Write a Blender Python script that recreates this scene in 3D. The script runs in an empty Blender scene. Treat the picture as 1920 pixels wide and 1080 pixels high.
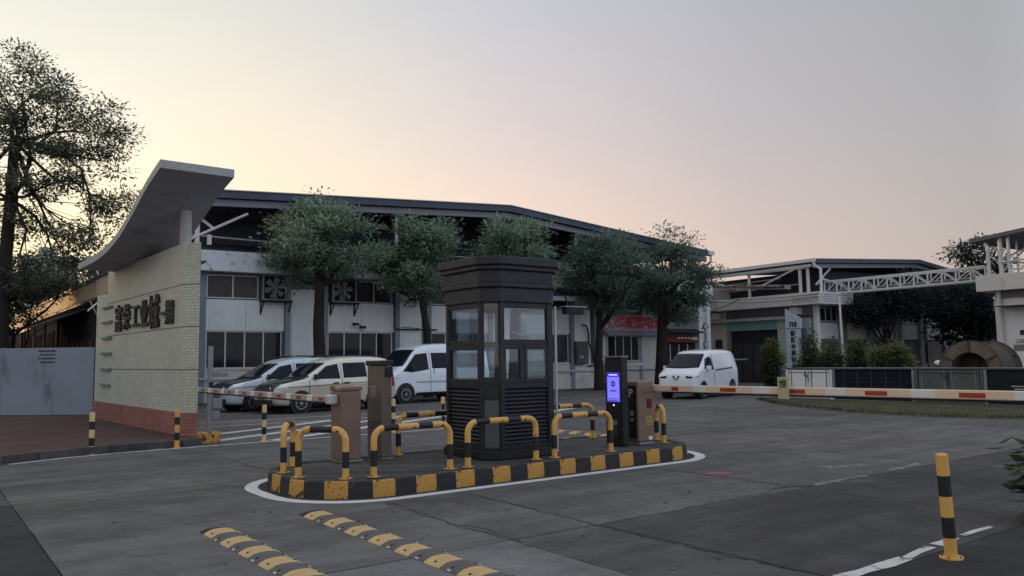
import bpy, bmesh, math, random
import numpy as np
from mathutils import Matrix, Vector, Euler

random.seed(7)
SC = bpy.context.scene
COL = SC.collection
R = math.radians

# ------------------------------------------------------------------ camera
cam_d = bpy.data.cameras.new('camera'); cam = bpy.data.objects.new('camera', cam_d); COL.objects.link(cam)
cam_d.sensor_width = 36.0; cam_d.lens = 28.125; cam_d.clip_start = 0.05; cam_d.clip_end = 3000
PITCH, ROLL = R(5.14), 0.013
fw = Vector((0, math.cos(PITCH), math.sin(PITCH))); up0 = Vector((0, -math.sin(PITCH), math.cos(PITCH))); rt0 = Vector((1, 0, 0))
rt = rt0*math.cos(ROLL) - up0*math.sin(ROLL); up = up0*math.cos(ROLL) + rt0*math.sin(ROLL)
cm = Matrix.Identity(4)
for i in range(3):
    cm[i][0], cm[i][1], cm[i][2] = rt[i], up[i], -fw[i]
cm[2][3] = 1.65
cam.matrix_world = cm
SC.camera = cam

# ------------------------------------------------------------------ sky, sun, exposure
SUN_AZ, SUN_EL = R(-60), R(4.5)          # azimuth from +Y towards +X
sdir = Vector((math.sin(SUN_AZ)*math.cos(SUN_EL), math.cos(SUN_AZ)*math.cos(SUN_EL), math.sin(SUN_EL)))
world = bpy.data.worlds.new('World'); SC.world = world; world.use_nodes = True
wt = world.node_tree; wt.nodes.clear()
def wn(t, **k):
    n = wt.nodes.new(t)
    for a, b in k.items(): setattr(n, a, b)
    return n
def ramp(tree, stops, fac, interp='LINEAR'):
    n = tree.nodes.new('ShaderNodeValToRGB'); n.color_ramp.interpolation = interp
    el = n.color_ramp.elements
    while len(el) < len(stops): el.new(0.5)
    for e, (p, c) in zip(el, stops):
        e.position = p; e.color = (c[0], c[1], c[2], 1)
    tree.links.new(fac, n.inputs[0]); return n.outputs[0]
L = wt.links.new
tc = wn('ShaderNodeTexCoord')
nrm = wn('ShaderNodeVectorMath', operation='NORMALIZE'); L(tc.outputs['Generated'], nrm.inputs[0])
sep = wn('ShaderNodeSeparateXYZ'); L(nrm.outputs[0], sep.inputs[0])
flat = wn('ShaderNodeCombineXYZ'); L(sep.outputs[0], flat.inputs[0]); L(sep.outputs[1], flat.inputs[1])
fn = wn('ShaderNodeVectorMath', operation='NORMALIZE'); L(flat.outputs[0], fn.inputs[0])
dt = wn('ShaderNodeVectorMath', operation='DOT_PRODUCT'); L(fn.outputs[0], dt.inputs[0])
dt.inputs[1].default_value = (math.sin(SUN_AZ), math.cos(SUN_AZ), 0)
az = wn('ShaderNodeMapRange'); L(dt.outputs['Value'], az.inputs[0]); az.inputs[1].default_value = -1; az.inputs[2].default_value = 1
lowc = ramp(wt, [(0.0, (.70, .71, .78)), (0.28, (.60, .58, .61)), (0.49, (.48, .41, .38)), (0.62, (.66, .515, .455)), (0.75, (.95, .685, .525)), (0.86, (1.06, .82, .53)), (0.94, (1.06, .92, .58)), (1.0, (1.12, .92, .46))], az.outputs[0])
midc = ramp(wt, [(0.0, (.70, .75, .85)), (0.28, (.60, .62, .68)), (0.49, (.40, .385, .395)), (0.62, (.515, .465, .475)), (0.75, (.74, .615, .575)), (0.88, (.95, .83, .65)), (0.95, (.97, .92, .76)), (1.0, (1.0, .95, .76))], az.outputs[0])
highc = ramp(wt, [(0.0, (.68, .75, .87)), (0.28, (.58, .63, .72)), (0.49, (.335, .35, .375)), (0.62, (.405, .425, .475)), (0.75, (.485, .515, .595)), (0.9, (.63, .655, .635)), (1.0, (.65, .68, .64))], az.outputs[0])
m1 = wn('ShaderNodeMapRange', interpolation_type='SMOOTHSTEP'); L(sep.outputs[2], m1.inputs[0]); m1.inputs[1].default_value = .06; m1.inputs[2].default_value = .30
m2 = wn('ShaderNodeMapRange', interpolation_type='SMOOTHSTEP'); L(sep.outputs[2], m2.inputs[0]); m2.inputs[1].default_value = .19; m2.inputs[2].default_value = .52
x1 = wn('ShaderNodeMix', data_type='RGBA'); L(m1.outputs[0], x1.inputs[0]); L(lowc, x1.inputs[6]); L(midc, x1.inputs[7])
x2 = wn('ShaderNodeMix', data_type='RGBA'); L(m2.outputs[0], x2.inputs[0]); L(x1.outputs[2], x2.inputs[6]); L(highc, x2.inputs[7])
bg1 = wn('ShaderNodeBackground'); L(x2.outputs[2], bg1.inputs[0]); bg1.inputs[1].default_value = 1.0
sky = wn('ShaderNodeTexSky', sky_type='NISHITA'); sky.sun_disc = False; sky.sun_elevation = SUN_EL; sky.sun_rotation = SUN_AZ; sky.dust_density = 3.0
bg2 = wn('ShaderNodeBackground'); L(sky.outputs[0], bg2.inputs[0]); bg2.inputs[1].default_value = 0.02
add = wn('ShaderNodeAddShader'); L(bg1.outputs[0], add.inputs[0]); L(bg2.outputs[0], add.inputs[1])
wo = wn('ShaderNodeOutputWorld'); L(add.outputs[0], wo.inputs[0])

sd = bpy.data.lights.new('sun', 'SUN'); sd.energy = 1.4; sd.angle = R(0.6); sd.color = (1.0, .56, .26)
so = bpy.data.objects.new('sun', sd); COL.objects.link(so)
so.rotation_euler = (-sdir).to_track_quat('-Z', 'Y').to_euler()
SC.view_settings.view_transform = 'Standard'; SC.view_settings.look = 'None'; SC.view_settings.exposure = 0.1; SC.view_settings.gamma = 1
try:
    SC.view_settings.use_curve_mapping = False
    SC.cycles.use_denoising = True
    SC.cycles.max_bounces = 6; SC.cycles.transparent_max_bounces = 12
except Exception: pass

# ------------------------------------------------------------------ materials
MATS = {}
def M(name, col, rough=.6, metal=0.0, var=.12, scale=2.0, bump=0.0, bscale=30.0, rand=0.0, dirt=None, spec=.4, stretch=None, isl=0.0, tiles=None, corr=None, emit=0.0, coat=0.0):
    if name in MATS: return MATS[name]
    m = bpy.data.materials.new(name); m.use_nodes = True; t = m.node_tree; N = t.nodes; K = t.links.new
    b = N['Principled BSDF']
    b.inputs['Roughness'].default_value = rough; b.inputs['Metallic'].default_value = metal
    b.inputs['Specular IOR Level'].default_value = spec; b.inputs['Coat Weight'].default_value = coat
    c = N.new('ShaderNodeTexCoord'); vec = c.outputs['Object']
    def noise(s, d=5, r=.6, v=None, st=None):
        n = N.new('ShaderNodeTexNoise'); n.inputs['Scale'].default_value = s; n.inputs['Detail'].default_value = d; n.inputs['Roughness'].default_value = r
        src = v or vec
        if st:
            mp = N.new('ShaderNodeMapping'); mp.inputs['Scale'].default_value = st; K(src, mp.inputs[0]); src = mp.outputs[0]
        K(src, n.inputs['Vector']); return n.outputs[0]
    def mixc(f, a, bb, blend='MIX'):
        x = N.new('ShaderNodeMix'); x.data_type = 'RGBA'; x.blend_type = blend
        for i, q in ((0, f), (6, a), (7, bb)):
            if isinstance(q, (int, float)): x.inputs[i].default_value = q
            elif isinstance(q, tuple): x.inputs[i].default_value = (q[0], q[1], q[2], 1)
            else: K(q, x.inputs[i])
        return x.outputs[2]
    def mr(v, a, bb, c0, d0):
        n = N.new('ShaderNodeMapRange'); K(v, n.inputs[0])
        for i, q in enumerate((a, bb, c0, d0)): n.inputs[i+1].default_value = q
        return n.outputs[0]
    val = mr(noise(scale, st=stretch), .28, .72, 1-var, 1+var)
    if rand:
        oi = N.new('ShaderNodeObjectInfo'); rv = mr(oi.outputs['Random'], 0, 1, 1-rand, 1+rand)
        mm = N.new('ShaderNodeMath'); mm.operation = 'MULTIPLY'; K(val, mm.inputs[0]); K(rv, mm.inputs[1]); val = mm.outputs[0]
    if isl:
        g = N.new('ShaderNodeNewGeometry'); rv = mr(g.outputs['Random Per Island'], 0, 1, 1-isl, 1+isl)
        mm = N.new('ShaderNodeMath'); mm.operation = 'MULTIPLY'; K(val, mm.inputs[0]); K(rv, mm.inputs[1]); val = mm.outputs[0]
    comb = N.new('ShaderNodeCombineColor')
    for i in range(3): K(val, comb.inputs[i])
    base = mixc(1.0, col, comb.outputs[0], 'MULTIPLY')
    hts = []
    if tiles:      # (tile_w, tile_h, mortar, mortar colour, offset)
        s = N.new('ShaderNodeSeparateXYZ'); K(vec, s.inputs[0])
        ad = N.new('ShaderNodeMath'); ad.operation = 'SUBTRACT'; K(s.outputs[0], ad.inputs[0]); K(s.outputs[1], ad.inputs[1])
        cb = N.new('ShaderNodeCombineXYZ')
        if len(tiles) > 5: K(s.outputs[0], cb.inputs[0]); K(s.outputs[1], cb.inputs[1])
        else: K(ad.outputs[0], cb.inputs[0]); K(s.outputs[2], cb.inputs[1])
        br = N.new('ShaderNodeTexBrick'); K(cb.outputs[0], br.inputs['Vector'])
        br.offset = tiles[4]; br.inputs['Scale'].default_value = 1; br.inputs['Brick Width'].default_value = tiles[0]; br.inputs['Row Height'].default_value = tiles[1]
        br.inputs['Mortar Size'].default_value = tiles[2]; br.inputs['Mortar Smooth'].default_value = .2; br.inputs['Bias'].default_value = 0
        br.inputs['Color1'].default_value = (.85, .85, .85, 1); br.inputs['Color2'].default_value = (1.1, 1.1, 1.1, 1); br.inputs['Mortar'].default_value = (1, 1, 1, 1)
        base = mixc(1.0, base, br.outputs['Color'], 'MULTIPLY')
        base = mixc(br.outputs['Fac'], base, tiles[3]); hts.append((br.outputs['Fac'], -.4))
    if dirt:       # (colour, threshold, softness, scale[, stretch])
        d = mr(noise(dirt[3], 8, .68, st=dirt[4] if len(dirt) > 4 else None), dirt[1], dirt[1]+dirt[2], 0, 1)
        base = mixc(d, base, dirt[0])
    K(base, b.inputs['Base Color'])
    if corr:       # corrugation along object axis: (axis index, period)
        s = N.new('ShaderNodeSeparateXYZ'); K(vec, s.inputs[0])
        w = N.new('ShaderNodeMath'); w.operation = 'MULTIPLY'; K(s.outputs[corr[0]], w.inputs[0]); w.inputs[1].default_value = 2*math.pi/corr[1]
        sn = N.new('ShaderNodeMath'); sn.operation = 'SINE'; K(w.outputs[0], sn.inputs[0]); hts.append((sn.outputs[0], corr[2] if len(corr) > 2 else .5))
    if bump: hts.append((noise(bscale, 6, .65), 1.0))
    last = None
    for hnode, amt in hts:
        bp = N.new('ShaderNodeBump'); bp.inputs['Strength'].default_value = bump if amt == 1.0 else abs(amt); bp.invert = amt < 0
        bp.inputs['Distance'].default_value = .02; K(hnode, bp.inputs['Height'])
        if last: K(last, bp.inputs['Normal'])
        last = bp.outputs[0]
    if last: K(last, b.inputs['Normal'])
    if emit:
        b.inputs['Emission Color'].default_value = (col[0], col[1], col[2], 1); b.inputs['Emission Strength'].default_value = emit
    if rough < .85:
        K(mr(noise(scale*3), .3, .7, max(.03, rough*.8), min(1, rough*1.2)), b.inputs['Roughness'])
    MATS[name] = m; return m

def glass_mat(name, tint=(.55, .6, .62), gloss=.10):
    if name in MATS: return MATS[name]
    m = bpy.data.materials.new(name); m.use_nodes = True; t = m.node_tree; N = t.nodes; K = t.links.new
    N.remove(N['Principled BSDF'])
    tr = N.new('ShaderNodeBsdfTransparent'); tr.inputs[0].default_value = (*tint, 1)
    gl = N.new('ShaderNodeBsdfGlossy'); gl.inputs['Roughness'].default_value = .03; gl.inputs[0].default_value = (.9, .95, 1, 1)
    lw = N.new('ShaderNodeLayerWeight'); lw.inputs[0].default_value = .25
    mp = N.new('ShaderNodeMapRange'); K(lw.outputs['Fresnel'], mp.inputs[0]); mp.inputs[3].default_value = gloss*.5; mp.inputs[4].default_value = .75
    mx = N.new('ShaderNodeMixShader'); K(mp.outputs[0], mx.inputs[0]); K(tr.outputs[0], mx.inputs[1]); K(gl.outputs[0], mx.inputs[2])
    K(mx.outputs[0], N['Material Output'].inputs[0]); MATS[name] = m; return m

def ground_mat(name, col, streak, spots, seed, rand=.12, broom=False):
    if name in MATS: return MATS[name]
    m = bpy.data.materials.new(name); m.use_nodes = True; t = m.node_tree; N = t.nodes; K = t.links.new; b = N['Principled BSDF']
    b.inputs['Specular IOR Level'].default_value = .25
    c = N.new('ShaderNodeTexCoord'); oi = N.new('ShaderNodeObjectInfo')
    sh = N.new('ShaderNodeVectorMath'); sh.operation = 'MULTIPLY_ADD'; sh.inputs[1].default_value = (31.7, 17.3, 5.0)
    cmb = N.new('ShaderNodeCombineXYZ')
    for i in range(3): K(oi.outputs['Random'], cmb.inputs[i])
    K(cmb.outputs[0], sh.inputs[0]); K(c.outputs['Object'], sh.inputs[2]); vec = sh.outputs[0]
    def noise(sc_, d=6, r=.62, st=None):
        n = N.new('ShaderNodeTexNoise'); n.inputs['Scale'].default_value = sc_; n.inputs['Detail'].default_value = d; n.inputs['Roughness'].default_value = r
        mp = N.new('ShaderNodeMapping'); mp.inputs['Scale'].default_value = st or (1,1,1); mp.inputs['Location'].default_value = (seed, seed*2.3, 0); K(vec, mp.inputs[0]); K(mp.outputs[0], n.inputs['Vector']); return n.outputs[0]
    def mr(v, a, bb, c0, d0):
        n = N.new('ShaderNodeMapRange'); K(v, n.inputs[0])
        for i, q in enumerate((a, bb, c0, d0)): n.inputs[i+1].default_value = q
        return n.outputs[0]
    def mul(a, bb):
        n = N.new('ShaderNodeMath'); n.operation = 'MULTIPLY'; K(a, n.inputs[0]); K(bb, n.inputs[1]); return n.outputs[0]
    v = mr(noise(.45), .3, .7, .72, 1.28)                              # broad patches
    v = mul(v, mr(noise(2.6, 8, .7), .3, .7, .78, 1.22))               # mottling
    v = mul(v, mr(noise(1.1, 6, .6, (.22, 2.6, 1)), .35, .68, 1.0-streak, 1.0+streak*.6))   # rubbed streaks along the lane
    v = mul(v, mr(noise(70, 2, .6), .25, .75, .80, 1.20))              # grit
    v = mul(v, mr(noise(190, 1, .5), .62, .72, 1.0, 1.55))             # pale aggregate
    v = mul(v, mr(noise(1.5, 3, .5), .66, .72, 1.0, 1-spots))          # oily blots
    v = mul(v, mr(noise(6.5, 2, .5), .70, .74, 1.0, 1-spots*.8))       # small drips
    v = mul(v, mr(oi.outputs['Random'], 0, 1, 1-rand, 1+rand))
    cc = N.new('ShaderNodeCombineColor')
    for i in range(3): K(v, cc.inputs[i])
    mx = N.new('ShaderNodeMix'); mx.data_type = 'RGBA'; mx.blend_type = 'MULTIPLY'; mx.inputs[0].default_value = 1; mx.inputs[6].default_value = (*col, 1); K(cc.outputs[0], mx.inputs[7])
    K(mx.outputs[2], b.inputs['Base Color']); K(mr(noise(1.5, 3, .5), .60, .72, .92, .55), b.inputs['Roughness'])
    bp = N.new('ShaderNodeBump'); bp.inputs['Strength'].default_value = .55; bp.inputs['Distance'].default_value = .012; K(noise(60, 5, .7), bp.inputs['Height'])
    if broom:
        s_ = N.new('ShaderNodeSeparateXYZ'); K(c.outputs['Object'], s_.inputs[0]); w = N.new('ShaderNodeMath'); w.operation = 'MULTIPLY'; K(s_.outputs[0], w.inputs[0]); w.inputs[1].default_value = 150.0
        sn = N.new('ShaderNodeMath'); sn.operation = 'SINE'; K(w.outputs[0], sn.inputs[0]); b2 = N.new('ShaderNodeBump'); b2.inputs['Strength'].default_value = .5; b2.inputs['Distance'].default_value = .01; K(sn.outputs[0], b2.inputs['Height']); K(bp.outputs[0], b2.inputs['Normal']); bp = b2
    K(bp.outputs[0], b.inputs['Normal']); MATS[name] = m; return m
CON = dict(var=.34, scale=.55, bump=.35, bscale=55, rough=.9, spec=.25)
slab_m   = ground_mat('concrete_slab', (.116, .112, .113), .22, .38, 1.3, .13)
slab_l   = ground_mat('concrete_pale_broomed', (.165, .167, .173), .10, .25, 4.1, .05, True)
slab_d   = ground_mat('concrete_dark_worn', (.074, .071, .073), .25, .35, 7.7, .10)
asph     = ground_mat('asphalt', (.042, .042, .044), .2, .3, 9.9, .06)
joint_m  = M('joint_filler', (.035, .034, .034), rough=.95, var=.2)
earth_m  = M('earth', (.10, .09, .07), rough=.95, var=.3, scale=.3, bump=.4)
white_ln = M('worn_white_road_paint', (.56, .56, .57), rough=.75, var=.1, scale=4, dirt=((.13, .13, .13), .56, .07, 7))
ghost_ln = M('ghost_white_paint', (.20, .20, .205), rough=.85, var=.2, scale=4, dirt=((.08, .08, .08), .50, .06, 7))
white_rg = M('white_ring_paint', (.62, .62, .64), rough=.7, var=.1, scale=4, dirt=((.2, .2, .2), .63, .06, 9))
yell_ln  = M('faded_yellow_road_paint', (.22, .20, .13), rough=.8, var=.15, scale=5, dirt=((.12, .12, .115), .52, .08, 6))
brick_m  = M('red_brick_paving', (.10, .045, .042), rough=.9, var=.3, scale=.9, bump=.3, tiles=(.22, .11, .008, (.06, .05, .045), .5, 1), dirt=((.07, .06, .05), .5, .2, .9))
yel      = M('yellow_paint', (.66, .375, .11), rough=.42, var=.10, scale=5, dirt=((.10, .06, .035), .63, .03, 10))
yel_kerb = M('chipped_yellow_kerb_paint', (.50, .27, .06), rough=.7, var=.2, scale=6, bump=.25, bscale=50, dirt=((.05, .038, .03), .545, .025, 9))
blk      = M('black_paint', (.016, .016, .020), rough=.5, var=.3, scale=6, dirt=((.10, .07, .05), .66, .03, 11))
blk_kerb = M('black_kerb_paint', (.022, .023, .025), rough=.7, var=.3, scale=4, bump=.25, bscale=50, dirt=((.10, .095, .085), .60, .03, 9))
isl_top  = ground_mat('island_concrete', (.072, .070, .071), .45, .45, 2.2, 0)
tile_w   = M('cream_mosaic_tile', (.55, .575, .50), rough=.45, var=.10, scale=.8, tiles=(.065, .065, .006, (.45, .475, .41), 0.0), dirt=((.28, .30, .21), .62, .2, .9, (1, 1, .3)))
tile_e   = M('cream_end_tile', (.54, .57, .45), rough=.42, var=.08, scale=1, tiles=(.095, .066, .008, (.37, .39, .30), 0.0))
tile_r   = M('red_base_tile', (.32, .14, .115), rough=.5, var=.16, scale=1.5, tiles=(.2, .068, .006, (.22, .09, .07), 0.0))
groove_m = M('groove_grey', (.22, .25, .24), rough=.8)
canopy_m = M('canopy_mosaic', (.42, .44, .46), rough=.6, var=.06, scale=3, tiles=(.05, .05, .005, (.3, .31, .33), 0.0))
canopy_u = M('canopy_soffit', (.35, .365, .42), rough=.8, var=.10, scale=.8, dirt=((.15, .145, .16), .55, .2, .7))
plaster  = M('grey_plaster', (.42, .43, .42), rough=.85, var=.12, scale=1.4)
letter_m = M('dark_letter', (.03, .03, .028), rough=.5, var=.3, scale=5)
hoard    = M('blue_grey_hoarding', (.255, .30, .355), rough=.7, var=.10, scale=.5, dirt=((.13, .15, .18), .56, .16, 1.1, (1, 1, .35)))
wallw    = M('white_sheet_panel', (.78, .80, .82), rough=.7, var=.07, scale=.6, dirt=((.42, .42, .38), .62, .2, 1.1, (1, 1, .25)))
wallc    = M('white_corrugated_panel', (.80, .835, .87), rough=.65, var=.08, scale=.6, corr=(0, .12, .5), dirt=((.42, .41, .37), .60, .16, 2.2, (1, 1, .12)))
wallp    = M('stained_white_plaster', (.62, .62, .59), rough=.85, var=.14, scale=.8, bump=.15, dirt=((.24, .20, .14), .60, .12, .9, (1, 1, .5)))
fasc_m   = M('weathered_fascia', (.70, .73, .78), rough=.85, var=.12, scale=.7, bump=.3, bscale=12, dirt=((.16, .16, .17), .575, .07, 2.2, (1, 1, 1)))
pilast   = M('blue_grey_pilaster', (.25, .29, .35), rough=.8, var=.12, scale=.8, dirt=((.14, .15, .17), .6, .15, 1.5, (1, 1, .3)))
wgrey    = M('window_recess_grey', (.20, .20, .21), rough=.85, var=.15)
alum     = M('aluminium_frame', (.52, .53, .55), rough=.4, metal=.3, var=.08)
gdark    = M('dark_window_glass', (.018, .021, .028), rough=.10, var=.4, scale=1.2, spec=.25)
gbrown   = M('tinted_window_glass', (.040, .034, .038), rough=.12, var=.35, scale=1.5, spec=.25)
roof_d   = M('dark_blue_roof_sheet', (.062, .074, .115), rough=.6, var=.15, corr=(0, .25, .4))
roof_b   = M('grey_roof_beam', (.22, .225, .27), rough=.6, var=.1)
steel_w  = M('white_painted_steel', (.62, .63, .65), rough=.5, var=.08, scale=3, dirt=((.35, .33, .30), .64, .1, 4))
steel_g  = M('grey_steel', (.25, .26, .28), rough=.45, metal=.5, var=.1)
dark_in  = M('dark_interior', (.022, .025, .034), rough=.9)
booth_m  = M('booth_dark_panel', (.012, .014, .022), rough=.45, var=.2, scale=3, spec=.45, dirt=((.045, .042, .040), .60, .12, 2.5, (1, 1, .3)))
booth_r  = M('booth_roof_panel', (.022, .023, .036), rough=.5, var=.2, scale=3, dirt=((.050, .046, .046), .60, .15, 1.6, (1, 1, .4)))
slat_m   = M('booth_slat', (.026, .027, .036), rough=.42, var=.1)
cab_br   = M('bronze_powder_coat', (.215, .145, .112), rough=.42, metal=.15, var=.08, scale=3)
cab_br2  = M('olive_bronze_coat', (.145, .112, .092), rough=.45, metal=.15, var=.08, scale=3)
cab_blk  = M('cabinet_black', (.012, .013, .018), rough=.35, var=.1)
red_p    = M('red_reflective', (.36, .045, .025), rough=.45, var=.1)
cream_p  = M('cream_arm_paint', (.74, .58, .44), rough=.4, var=.06)
white_p  = M('white_paint', (.72, .72, .70), rough=.45, var=.06)
rubber   = M('tyre_rubber', (.018, .018, .019), rough=.85, var=.2)
hump_b   = M('worn_black_rubber', (.105, .098, .102), rough=.75, var=.25, scale=9, bump=.3, bscale=60)
hump_y   = M('worn_yellow_rubber', (.54, .37, .18), rough=.65, var=.14, scale=8, bump=.25, bscale=60, dirt=((.25, .18, .10), .64, .06, 14))
bark_m   = M('bark', (.026, .022, .019), rough=.95, var=.35, scale=4, bump=.6, bscale=14, stretch=(1, 1, .25))
def leafm(n, c):
    m = M(n, c, rough=.55, var=.40, scale=.6, isl=.45, spec=.3); t = m.node_tree; N = t.nodes
    b = N['Principled BSDF']; src = b.inputs['Base Color'].links[0].from_socket
    tr = N.new('ShaderNodeBsdfTranslucent'); t.links.new(src, tr.inputs[0]); mx = N.new('ShaderNodeMixShader'); mx.inputs[0].default_value = .5
    t.links.new(b.outputs[0], mx.inputs[1]); t.links.new(tr.outputs[0], mx.inputs[2]); t.links.new(mx.outputs[0], N['Material Output'].inputs[0]); return m
leaf_a   = leafm('leaf_mid_green', (0.225, 0.31, 0.22))
leaf_b   = leafm('leaf_deep_green', (0.155, 0.22, 0.175))
leaf_c   = leafm('leaf_dark_tree', (0.13, 0.15, 0.11))
leaf_d   = leafm('leaf_bush_green', (0.07, 0.105, 0.058))
leaf_y   = leafm('leaf_new_growth', (0.21, 0.24, 0.1))
leaf_h   = leafm('leaf_far_dark', (0.04, 0.058, 0.06))  # plain dark blue-green for the trees by the truss bridge
grass_m  = M('dry_grass', (.060, .055, .028), rough=.9, var=.4, scale=1, isl=.4)
wood_m   = M('weathered_wood', (.135, .112, .096), rough=.9, var=.3, scale=3, bump=.3, bscale=25, rand=.15)
rust_m   = M('rusty_steel', (.07, .045, .035), rough=.85, var=.3, scale=4)
# ------------------------------------------------------------------ geometry helpers
class MB:
    def __init__(s): s.v = []; s.f = []; s.m = []
    def add(s, vs, fs, mi=0):
        o = len(s.v); s.v += [tuple(p) for p in vs]; s.f += [tuple(i+o for i in f) for f in fs]; s.m += [mi]*len(fs); return s
    def box(s, x0, y0, z0, x1, y1, z1, mi=0):
        return s.add([(x0,y0,z0),(x1,y0,z0),(x1,y1,z0),(x0,y1,z0),(x0,y0,z1),(x1,y0,z1),(x1,y1,z1),(x0,y1,z1)],
                     [(0,3,2,1),(4,5,6,7),(0,1,5,4),(1,2,6,5),(2,3,7,6),(3,0,4,7)], mi)
    def prism(s, poly, z0, z1, mi=0):
        n = len(poly)
        return s.add([(x,y,z0) for x,y in poly]+[(x,y,z1) for x,y in poly],
                     [tuple(range(n-1,-1,-1)), tuple(range(n,2*n))]+[(i,(i+1)%n,n+(i+1)%n,n+i) for i in range(n)], mi)
    def prismY(s, poly, y0, y1, mi=0):   # poly in (x,z)
        n = len(poly)
        return s.add([(x,y0,z) for x,z in poly]+[(x,y1,z) for x,z in poly],
                     [tuple(range(n)), tuple(range(2*n-1,n-1,-1))]+[(i,n+i,n+(i+1)%n,(i+1)%n) for i in range(n)], mi)
    def prismX(s, poly, x0, x1, mi=0):   # poly in (y,z)
        n = len(poly)
        return s.add([(x0,y,z) for y,z in poly]+[(x1,y,z) for y,z in poly],
                     [tuple(range(n-1,-1,-1)), tuple(range(n,2*n))]+[(i,(i+1)%n,n+(i+1)%n,n+i) for i in range(n)], mi)
    def bar(s, p0, p1, w, h=None, mi=0):
        p0 = Vector(p0); p1 = Vector(p1); h = h or w; d = (p1-p0).normalized()
        ref = Vector((0,0,1)) if abs(d.z) < .95 else Vector((1,0,0))
        a = d.cross(ref).normalized()*w/2; b = a.cross(d).normalized()*h/2
        vs = [p0-a-b,p0+a-b,p0+a+b,p0-a+b,p1-a-b,p1+a-b,p1+a+b,p1-a+b]
        return s.add(vs, [(0,1,2,3),(7,6,5,4),(0,4,5,1),(1,5,6,2),(2,6,7,3),(3,7,4,0)], mi)
    def tube(s, path, rad, n=10, mats=None, caps=True):
        P = [Vector(p) for p in path]; k = len(P)
        rad = [rad]*k if isinstance(rad, (int, float)) else rad
        T = []
        for i in range(k):
            d = (P[min(i+1,k-1)]-P[max(i-1,0)]); T.append(d.normalized() if d.length > 1e-9 else Vector((0,0,1)))
        ref = Vector((0,0,1)) if abs(T[0].z) < .9 else Vector((1,0,0))
        a = T[0].cross(ref).normalized(); o = len(s.v)
        for i in range(k):
            a = (a - T[i]*a.dot(T[i])).normalized(); b = T[i].cross(a)
            for j in range(n):
                th = 2*math.pi*j/n; s.v.append(tuple(P[i]+(a*math.cos(th)+b*math.sin(th))*rad[i]))
        for i in range(k-1):
            for j in range(n):
                s.f.append((o+i*n+j, o+i*n+(j+1)%n, o+(i+1)*n+(j+1)%n, o+(i+1)*n+j)); s.m.append(mats[i] if mats else 0)
        if caps:
            s.f.append(tuple(o+j for j in range(n-1,-1,-1))); s.m.append(mats[0] if mats else 0)
            s.f.append(tuple(o+(k-1)*n+j for j in range(n))); s.m.append(mats[-1] if mats else 0)
        return s
    def cyl(s, p0, p1, r, n=12, r1=None): return s.tube([p0, p1], [r, r if r1 is None else r1], n)
    def disc_ring(s, c, axis, r0, r1, th, n=32, a0=0, a1=2*math.pi):   # annulus slab
        c = Vector(c); ax = Vector(axis).normalized(); ref = Vector((0,0,1)) if abs(ax.z) < .9 else Vector((1,0,0))
        e = ax.cross(ref).normalized(); g = ax.cross(e); full = abs(a1-a0-2*math.pi) < 1e-6; k = n if full else n+1; o = len(s.v)
        for i in range(k):
            t = a0+(a1-a0)*i/n; d = e*math.cos(t)+g*math.sin(t)
            for r, h in ((r0,0),(r1,0),(r1,th),(r0,th)): s.v.append(tuple(c+d*r+ax*h))
        for i in range(n):
            i2 = (i+1)%k
            for q in range(4): s.f.append((o+i*4+q, o+i*4+(q+1)%4, o+i2*4+(q+1)%4, o+i2*4+q)); s.m.append(0)
        if not full:
            s.f.append((o,o+1,o+2,o+3)); s.f.append((o+n*4+3,o+n*4+2,o+n*4+1,o+n*4)); s.m += [0,0]
        return s
    def mesh(s, name):
        me = bpy.data.meshes.new(name); me.from_pydata(s.v, [], s.f); return me
    def build(s, name, mat, parent=None, bevel=0, smooth=False, loc=None, rz=None, seg=2):
        me = s.mesh(name); ms = mat if isinstance(mat, (list, tuple)) else [mat]
        for q in ms: me.materials.append(q)
        if len(ms) > 1: me.polygons.foreach_set('material_index', s.m)
        bm = bmesh.new(); bm.from_mesh(me); bmesh.ops.recalc_face_normals(bm, faces=bm.faces); bm.to_mesh(me); bm.free()
        o = link(name, me, parent)
        if bevel:
            bv = o.modifiers.new('bevel', 'BEVEL'); bv.width = bevel; bv.segments = seg; bv.limit_method = 'ANGLE'; bv.angle_limit = R(40)
        if smooth: shade(me, smooth)
        if loc is not None: o.location = loc
        if rz is not None: o.rotation_euler = (0, 0, rz)
        return o
def shade(me, ang=None):
    me.polygons.foreach_set('use_smooth', [True]*len(me.polygons))
    try: me.set_sharp_from_angle(angle=R(ang if isinstance(ang, (int, float)) and ang is not True else 35))
    except Exception: pass
def link(name, data, parent=None):
    o = bpy.data.objects.new(name, data); COL.objects.link(o)
    if parent: o.parent = parent
    return o
def tag(o, label, cat, group=None):
    o['label'] = label; o['category'] = cat
    if group: o['group'] = group
    return o
def thing(name, label, cat, loc=(0,0,0), rz=0, group=None):
    o = link(name, None); o.location = loc; o.rotation_euler = (0,0,rz); o.empty_display_size = .2
    return tag(o, label, cat, group)
def struct(o, kind='structure'): o['kind'] = kind; return o
def copy_tree(o, parent=None):
    c = o.copy(); COL.objects.link(c); c.parent = parent
    for ch in o.children: copy_tree(ch, c)
    return c
TH = math.atan2(.6, .8); CT, STH = .8, .6
def ab(a, b, z=0): return (CT*a-STH*b, STH*a+CT*b, z)
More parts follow.
